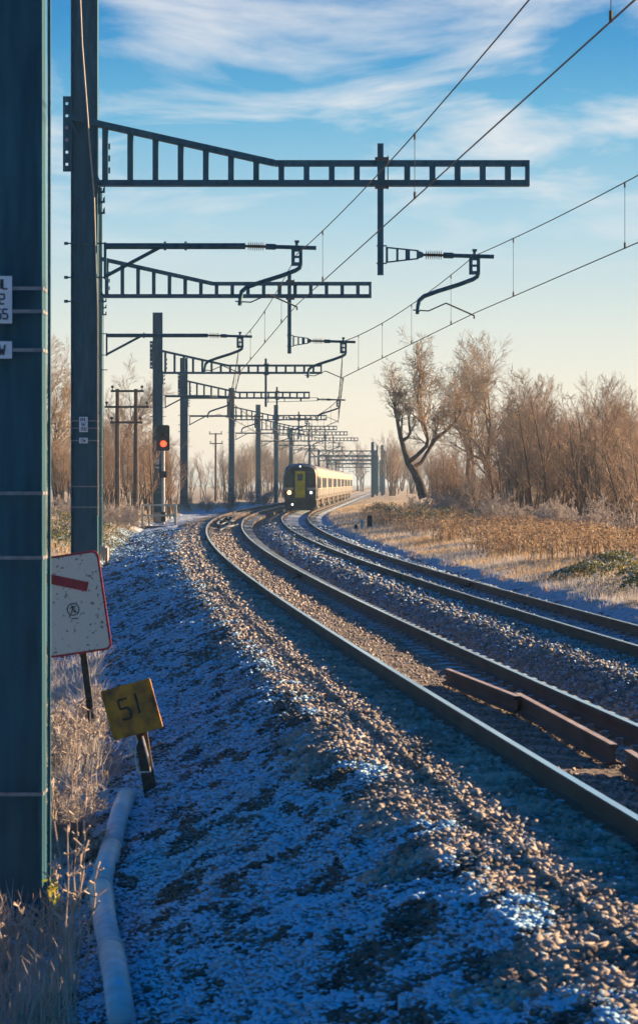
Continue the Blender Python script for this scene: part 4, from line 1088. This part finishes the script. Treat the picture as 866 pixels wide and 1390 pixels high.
# tall round-crowned trees
def at(u, Z): x = (u - 433) * Z / F; return (x, Z, gz_(x, Z))
cfgT = dict(cfgA, bare=(0.42, 0.2, 0.15, 0.1), kids=(2.2, 1.3, 1.15, 1.1), ratio=(0.42, 0.60))
tall = make_tree('bare_tree', 21, cfgT, [((0.02, 0, 1), 9.6, 0.27, (0, 0, 0)), ((0.25, 0, 1), 7.5, 0.18, (0.1, 0.1, 0))], at(632, 195), 'tallest bare tree with a rounded crown standing behind the right hand thicket')
tall2 = make_tree('bare_tree', 33, cfgT, [((0.10, 0, 1), 9.0, 0.25, (0, 0, 0)), ((-0.2, .1, 1), 6.5, 0.15, (-0.1, 0.1, 0))], at(667, 190), 'tall bare tree with a spreading crown just right of the tallest tree')
copy_thing(tall, at(80, 185), 1.9, .92, 'bare tree whose crown shows between the two nearest masts at the left', None)
copy_thing(tall2, at(152, 225), 2.6, 1.0, 'bare tree with a wide crown behind the H frame power pole', None)
copy_thing(tall2, at(372, 560), 0.7, 1.15, 'hazy bare tree with a broad crown behind the gantry masts left of the train', None)
copy_thing(tall, at(352, 470), 0.4, 0.9, 'hazy bare tree left of the train among the farther masts', None)

copy_thing(tall, at(716, 150), 4.1, .66, 'round crowned bare tree rising a little above the left part of the right hand thicket', None)
copy_thing(tall2, at(772, 140), 1.1, .62, 'bare tree with a forked crown in the middle of the right hand thicket', None)
copy_thing(tall, at(838, 132), 2.9, .58, 'bare tree rising above the thicket nearest the right edge', None)
# saplings and scrub variants
V_S = []
for k in range(5):
    r = random.Random(100 + k)
    tr = [((r.uniform(-.22, .22), r.uniform(-.2, .2), 1), r.uniform(4.8, 6.6), r.uniform(.05, .09), (r.uniform(-.5, .5), r.uniform(-.4, .4), 0)) for _ in range(4)]
    c = dict(cfgS, mat=M['twig_red'] if k in (1, 3) else M['twig'])
    V_S.append(('stem', 200 + k, c, tr))
V_B = []
for k in range(3):
    r = random.Random(300 + k)
    tr = [((r.uniform(-.7, .7), r.uniform(-.7, .7), 1), r.uniform(1.1, 1.9), r.uniform(.02, .03), (r.uniform(-.3, .3), r.uniform(-.3, .3), 0)) for _ in range(7)]
    V_B.append(('stem', 320 + k, dict(cfgB), tr))
LR = 'slender bare sapling in the dense brown thicket right of the tracks'
GR = 'bare saplings of the right hand thicket'
LL_ = 'slender bare sapling in the brown thicket left of the tracks'
GL = 'bare saplings of the left hand thicket'
src = [None] * 5
def put_sapling(k, loc, rz, sc, lab, grp, szz=None):
    if src[k] is None:
        nm, sd, c, tr = V_S[k]; src[k] = make_tree('sapling', sd, c, tr, loc, lab, 'tree', grp, sc, rz); 
        src[k].scale = (sc, sc, szz or sc)
        return src[k]
    return copy_thing(src[k], loc, rz, sc, lab, grp, szz)
r = random.Random(77)
for j in range(92):                 # right thicket, front edge recedes to the left
    u = r.uniform(585, 900); 
    t_ = (u - 585) / 315
    zf = 175 - 85 * t_ ** 0.8
    Z = zf + r.uniform(0, 1) ** 1.3 * 70
    hpx = 78 if u < 675 else (130 if u < 700 else 165)
    sc = r.uniform(0.62, 1.14) * (hpx * 1.0 * zf / F) / 5.6
    put_sapling(r.randrange(5), at(u, Z), r.uniform(0, 6.28), max(.4, min(sc, 1.4)), LR, GR)
for j in range(62):                 # left thicket
    u = r.uniform(40, 400) if j < 46 else r.uniform(40, 230)
    Z = (150 if u < 240 else 290 + (u - 240) * 1.4) + r.uniform(0, 90)
    sc = r.uniform(.7, 1.12) * (92 if u < 240 else 56) * (Z) / F / 5.6
    x, y_, z = at(u, Z)
    put_sapling(r.randrange(5), (x, y_, z), r.uniform(0, 6.28), max(.7, min(sc, 1.9)), LL_, GL)
for j in range(26):                 # far hazy wood round the bend
    u = r.uniform(300, 640); Z = r.uniform(620, 900)
    put_sapling(r.randrange(5), at(u, Z), r.uniform(0, 6.28), r.uniform(1.4, 2.1), 'far bare tree fading into the haze beyond the line', 'far hazy trees beyond the line')
for j in range(16):                 # hazy trees right of the distant masts
    u = r.uniform(530, 600); Z = r.uniform(380, 560)
    put_sapling(r.randrange(5), at(u, Z), r.uniform(0, 6.28), r.uniform(.9, 1.5), 'hazy bare tree between the distant masts and the leaning tree', 'hazy trees beyond the leaning tree')
srcb = [None] * 3
def put_bush(k, loc, rz, sc, lab, grp):
    if srcb[k] is None:
        nm, sd, c, tr = V_B[k]; srcb[k] = make_tree('bare_shrub', sd, c, tr, loc, lab, 'shrub', grp, sc, rz, 'stem'); return
    copy_thing(srcb[k], loc, rz, sc, lab, grp)
for j in range(34):
    u = r.uniform(560, 880); t_ = (u - 560) / 315; Z = 165 - 88 * max(t_, 0) ** .8 - r.uniform(-6, 16)
    put_bush(r.randrange(3), at(u, Z), r.uniform(0, 6.28), r.uniform(.45, .85), 'frosted bare shrub along the front of the right hand thicket', 'frosted shrubs before the right thicket')
for j in range(30):
    u = r.uniform(600, 900); Z = r.uniform(150, 215)
    put_bush(r.randrange(3), at(u, Z), r.uniform(0, 6.28), r.uniform(1.0, 1.5), 'frosted bare shrub deep inside the right hand thicket', 'frosted shrubs inside the right thicket')
for j in range(26):
    u = r.uniform(62, 180) if j < 17 else r.uniform(240, 400); Z = r.uniform(100, 150) if u < 200 else r.uniform(190, 300)
    put_bush(r.randrange(3), at(u, Z), r.uniform(0, 6.28), r.uniform(.45, .9), 'frosted bare shrub at the foot of the left hand thicket', 'frosted shrubs before the left thicket')

# ------------------------------------------------------------------ grasses and herbage (stuff)
def blades(name, X, Y, Z0, H, Wd, m, label, lean=0.35, kind='stuff', bend=0.5):
    N = len(X); an = rng.uniform(0, 2*np.pi, N); ld = rng.uniform(0, 2*np.pi, N); le = np.abs(rng.normal(0, lean, N)) * H
    wx, wy = np.cos(an) * Wd / 2, np.sin(an) * Wd / 2
    V = np.empty((N, 6, 3))
    for j, (f, wf) in enumerate(((0, 1.0), (0.5, 0.75), (1.0, 0.12))):
        ox = np.cos(ld) * le * f ** (1 + bend * 2); oy = np.sin(ld) * le * f ** (1 + bend * 2); hz = H * f * (1 - 0.15 * f)
        V[:, 2*j] = np.stack([X + ox - wx*wf, Y + oy - wy*wf, Z0 + hz], 1); V[:, 2*j+1] = np.stack([X + ox + wx*wf, Y + oy + wy*wf, Z0 + hz], 1)
    b = (np.arange(N) * 6)[:, None]
    Fc = np.concatenate([b + np.array([[0, 1, 3, 2]]), b + np.array([[2, 3, 5, 4]])])
    return tag(np_mesh(name, V.reshape(-1, 3), Fc, m, 4), label, kind=kind)
def area(n, a0, a1, y0, y1, ref, power=1.3, seed=0, thr=0.0, sc=2.0):
    X, Y = sample_rows(n, a0, a1, y0, y1, ref, power)
    if thr > 0: k = vnoise(X, Y, sc, seed) > thr; X, Y = X[k], Y[k]
    return X, Y
# right verge: golden grass
X, Y = area(120000, 1.0, 12, 34, 230, 'UR', 1.25); Y = np.maximum(Y, 20)
edge = 1.35 + (vnoise(X, Y, 0.8, 31) - .5) * 0.7; k = (X - rx('UR', Y)) > edge; X, Y = X[k], Y[k]
d = X - rx('UR', Y)
H = rng.uniform(.10, .26, len(X)) * (0.7 + 1.6 * vnoise(X, Y, 3.0, 32) * np.clip((d - 1.8) / 3, 0.15, 1))
msk = vnoise(X, Y, 1.6, 33) + rng.normal(0, .12, len(X)) > 0.52
sc = np.clip(Y / 60, 1, 2.5)
blades('verge_grass', X[msk], Y[msk], ground_z(X[msk], Y[msk]) - .02, H[msk], .010 * sc[msk], M['grass_gold'], 'golden dry grass on the right verge')
blades('frosted_verge_grass', X[~msk], Y[~msk], ground_z(X[~msk], Y[~msk]) - .02, H[~msk], .010 * sc[~msk], M['grass_frost'], 'frosted pale grass on the right verge')
# dead docks: rusty upright stalks
X, Y = area(5200, 2.8, 8.0, 62, 150, 'UR', 1.2, 41, 0.50, 2.2)
blades('dead_dock_stalks', X, Y, ground_z(X, Y), rng.uniform(.25, .75, len(X)) , np.full(len(X), .035), M['dock'], 'rusty brown dead dock stalks on the right verge', .25)
XX = np.repeat(X, 9) + rng.normal(0, .07, len(X)*9); YY = np.repeat(Y, 9) + rng.normal(0, .07, len(X)*9)
dock_tops = (XX, YY, ground_z(XX, YY) + rng.uniform(.15, .75, len(XX)))
X, Y = area(16000, 8, 30, 60, 260, 'UR', 1.2)
blades('field_edge_grass', X, Y, ground_z(X, Y), rng.uniform(.25, .7, len(X)), np.full(len(X), .03), M['grass_frost'], 'frosted rough grass under the right hand thicket', .4)
# left verge
X, Y = area(60000, -16, -3.6, 30, 260, 'TL', 1.2)
k = (X - rx('TL', Y)) < -3.9 + (vnoise(X, Y, 1.0, 51) - .5) * 1.0; X, Y = X[k], Y[k]
H = rng.uniform(.12, .4, len(X)) * (0.6 + vnoise(X, Y, 3, 52)); msk = vnoise(X, Y, 2.0, 53) + rng.normal(0, .12, len(X)) > 0.48
sc = np.clip(Y / 60, 1, 2.5)
blades('left_verge_grass', X[msk], Y[msk], ground_z(X[msk], Y[msk]) - .02, H[msk], .012 * sc[msk], M['grass_gold'], 'dry yellow grass on the left verge')
blades('frosted_left_grass', X[~msk], Y[~msk], ground_z(X[~msk], Y[~msk]) - .02, H[~msk], .012 * sc[~msk], M['grass_frost'], 'frosted pale grass on the left verge')
# brambles: leaf clumps
def leaves(name, X, Y, Zc, S, m, label):
    N = len(X); nrm = rng.normal(0, 1, (N, 3)); nrm[:, 2] += 0.7; nrm /= np.linalg.norm(nrm, axis=1)[:, None]
    u_ = np.cross(nrm, rng.normal(0, 1, (N, 3))); u_ /= np.linalg.norm(u_, axis=1)[:, None]; w_ = np.cross(nrm, u_)
    c = np.stack([X, Y, Zc], 1); S = S[:, None]
    V = np.stack([c - u_*S, c + w_*S*.6 + nrm*S*.15, c + u_*S, c - w_*S*.6 + nrm*S*.15], 1).reshape(-1, 3)
    return tag(np_mesh(name, V, np.arange(N*4).reshape(N, 4), m, 4), label, kind='stuff')
leaves('dead_dock_heads', dock_tops[0], dock_tops[1], dock_tops[2], rng.uniform(.02, .05, len(dock_tops[0])), M['dock'], 'crumpled rusty seed heads among the dead docks')
def clumps(n, per, a0, a1, y0, y1, ref, rad, ht):
    X, Y = sample_rows(n, a0, a1, y0, y1, ref, 1.2)
    XX = np.repeat(X, per) + rng.normal(0, rad, n*per); YY = np.repeat(Y, per) + rng.normal(0, rad, n*per)
    dd = np.hypot(XX - np.repeat(X, per), YY - np.repeat(Y, per)) / (rad * 2)
    hh = np.repeat(rng.uniform(.5, 1, n), per) * ht * np.clip(1 - dd**2, 0, 1) * rng.uniform(.5, 1, n*per) ** .5
    return XX, YY, ground_z(XX, YY) + hh
X, Y, Z_ = clumps(26, 420, 2.4, 4.2, 42, 62, 'UR', .32, .45); leaves('bramble_patch', X, Y, Z_, rng.uniform(.02, .045, len(X)), M['bramble'], 'green and yellow bramble patch at the right edge of the verge')
X, Y, Z_ = clumps(22, 420, 4.2, 8.5, 120, 170, 'UR', .6, .9); leaves('verge_bramble_mound', X, Y, Z_, rng.uniform(.03, .07, len(X)), M['bramble'], 'low mound of frosted brambles in the middle of the right verge')
X, Y, Z_ = clumps(60, 420, -11, -4.2, 80, 135, 'TL', .55, .9); leaves('left_brambles', X, Y, Z_, rng.uniform(.03, .065, len(X)), M['bramble'], 'yellowing frosted brambles beside the masts on the left verge')
X, Y, Z_ = clumps(40, 300, 4, 10, 40, 75, 'UR', .5, .8); 
# left foreground tangle near the big mast
X, Y = sample_rows(9000, -5.2, -3.2, 15.0, 42, 'TL', 1.2); k = (X - rx('TL', Y)) < -3.45 + (vnoise(X, Y, .7, 61) - .5) * .5; X, Y = X[k], Y[k]
blades('bank_foot_grass', X, Y, ground_z(X, Y) - .02, rng.uniform(.12, .42, len(X)), np.full(len(X), .010), M['grass_frost'], 'frosted grass tangle at the foot of the bank by the nearest mast', .5)
def stalk(u, v0, v1, Y_, lean, lab, thick=.008, side=True):
    """one tall dead stem with short side shoots"""
    p = P(u, v0, Y_); g = float(ground_z(p.x, Y_)); H = CAMZ - (v1 - HORV) * Y_ / F - g
    mb = MB(); r = random.Random(int(u * 7 + v0)); n = 7; pts = []
    for i in range(n + 1):
        f = i / n; pts.append(Vector((lean * H * f ** 1.6 + r.uniform(-.012, .012), r.uniform(-.015, .015), H * f)))
    mb.tube(pts, [thick * (1 - .6 * i / n) for i in range(n + 1)], 6)
    if side:
        for i in range(3, n + 1):
            for _ in range(3):
                q = pts[i]; d = Vector((r.uniform(-1, 1), r.uniform(-1, 1), r.uniform(.2, 1))).normalized() * r.uniform(.03, .10); mb.tube([q, q + d], [.004, .007], 4)
    o = mb.build('dead_stalk', M['stem']); o.location = (p.x, Y_, g)
    return tag(o, lab, 'dead stalk', 'dead stalks at the foot of the nearest mast')
LB = 'tall pale dead stalk standing in the tangle right of the nearest mast'
r = random.Random(9)
for j, (u, v0, v1, le) in enumerate(((76, 1110, 915, -.1), (84, 1110, 990, -.15), (94, 1110, 960, .05), (106, 1100, 955, 0), (113, 1100, 965, .05), (122, 1100, 975, .05), (128, 1100, 985, .06), (88, 1120, 1010, -.3), (72, 1120, 1000, -.05), (98, 1200, 1110, .05), (92, 1250, 1130, 0), (108, 1250, 1130, .05), (86, 1300, 1180, -.1), (100, 1290, 1150, .1), (70, 1290, 1190, 0), (118, 1300, 1180, .12), (14, 1330, 1225, -.25), (24, 1340, 1245, -.3), (44, 1330, 1230, -.2), (56, 1320, 1240, -.1))):
    stalk(u, v0, v1, 17.2 + r.uniform(-1, 1) if v0 > 1150 else r.uniform(20, 23), le, LB if v0 < 1200 else 'short brown dead stalk low in front of the nearest mast', .009)
# frosted brush behind the warning board
X, Y = sample_rows(9000, -4.6, -3.05, 23, 42, 'TL', 1.0); k = vnoise(X, Y, .8, 71) > .3; X, Y = X[k], Y[k]
blades('frosted_brush', X, Y, ground_z(X, Y), rng.uniform(.1, .6, len(X)) * (.4 + vnoise(X, Y, .9, 72)), np.full(len(X), .009), M['grass_frost'], 'pale frosted brush around the post of the white board', .6)
X, Y = sample_rows(2600, -5.0, -3.3, 14.2, 18.0, 'TL', 1.0)
blades('mast_foot_grass', X, Y, ground_z(X, Y), rng.uniform(.15, .5, len(X)), np.full(len(X), .009), M['stem'], 'brown dead grass in front of the foot of the nearest mast', .4)
for (u, Zq, q, sc_, lb) in ((92, 29.0, 0, .42, 'frosted twiggy weed behind the white board'), (130, 30.5, 1, .36, 'frosted twiggy weed just right of the white board post'), (104, 25.5, 2, .40, 'frosted twiggy weed between the white board and the yellow plate'), (78, 26.5, 1, .45, 'frosted twiggy weed half hidden by the nearest mast'), (84, 22.5, 0, .38, 'low frosted weed beside the top of the pale duct'), (112, 21.0, 2, .30, 'small frosted weed left of the pale duct')):
    x = (u - 433) * Zq / F; o = copy_thing(srcb[q], (x, Zq, float(ground_z(x, Zq)) - .03), u * .7, sc_, lb, None)
    o['category'] = 'weed'; o.name = 'frosted_weed'
# a sprig of yellow-green leaves
p = P(74, 1210, 17.4); g = float(ground_z(p.x, 17.4)); t = thing('leafy_sprig', (p.x, 17.4, g), 'small yellow green sprig beside the foot of the nearest mast', 'plant')
mb = MB(); mb.tube([(0, 0, 0), (0.01, 0, .2), (0.0, 0, p.z - g)], .006, 6); mb.build('stem', M['stem'], t)
mb = MB(); r = random.Random(3)
for _ in range(26):
    c = Vector((r.gauss(0, .03), r.gauss(0, .03), p.z - g + r.gauss(0, .04))); a_ = Vector((r.uniform(-1, 1), r.uniform(-1, 1), r.uniform(-1, 1))).normalized() * .028; b_ = a_.orthogonal().normalized() * .014
    mb.add([c - a_, c + b_, c + a_, c - b_], [(0, 1, 2, 3)])
mb.build('leaves', M['yellow_leaf'], t)

# ------------------------------------------------------------------ haze
mb = MB(); mb.box(-2700, 2700, -1000, 3500, -3.2, 16.0)
hz_m = bpy.data.materials.new('cold_haze'); hz_m.use_nodes = True
hn = hz_m.node_tree.nodes; hn.clear()
ho = hn.new('ShaderNodeOutputMaterial'); hv = hn.new('ShaderNodeVolumePrincipled')
hv.inputs['Color'].default_value = (0.55, 0.80, 1.0, 1); hv.inputs['Density'].default_value = 0.00024; hv.inputs['Anisotropy'].default_value = 0.3
hz_m.node_tree.links.new(hv.outputs[0], ho.inputs['Volume'])
tag(mb.build('haze', hz_m), 'thin winter haze over the railway', kind='stuff')
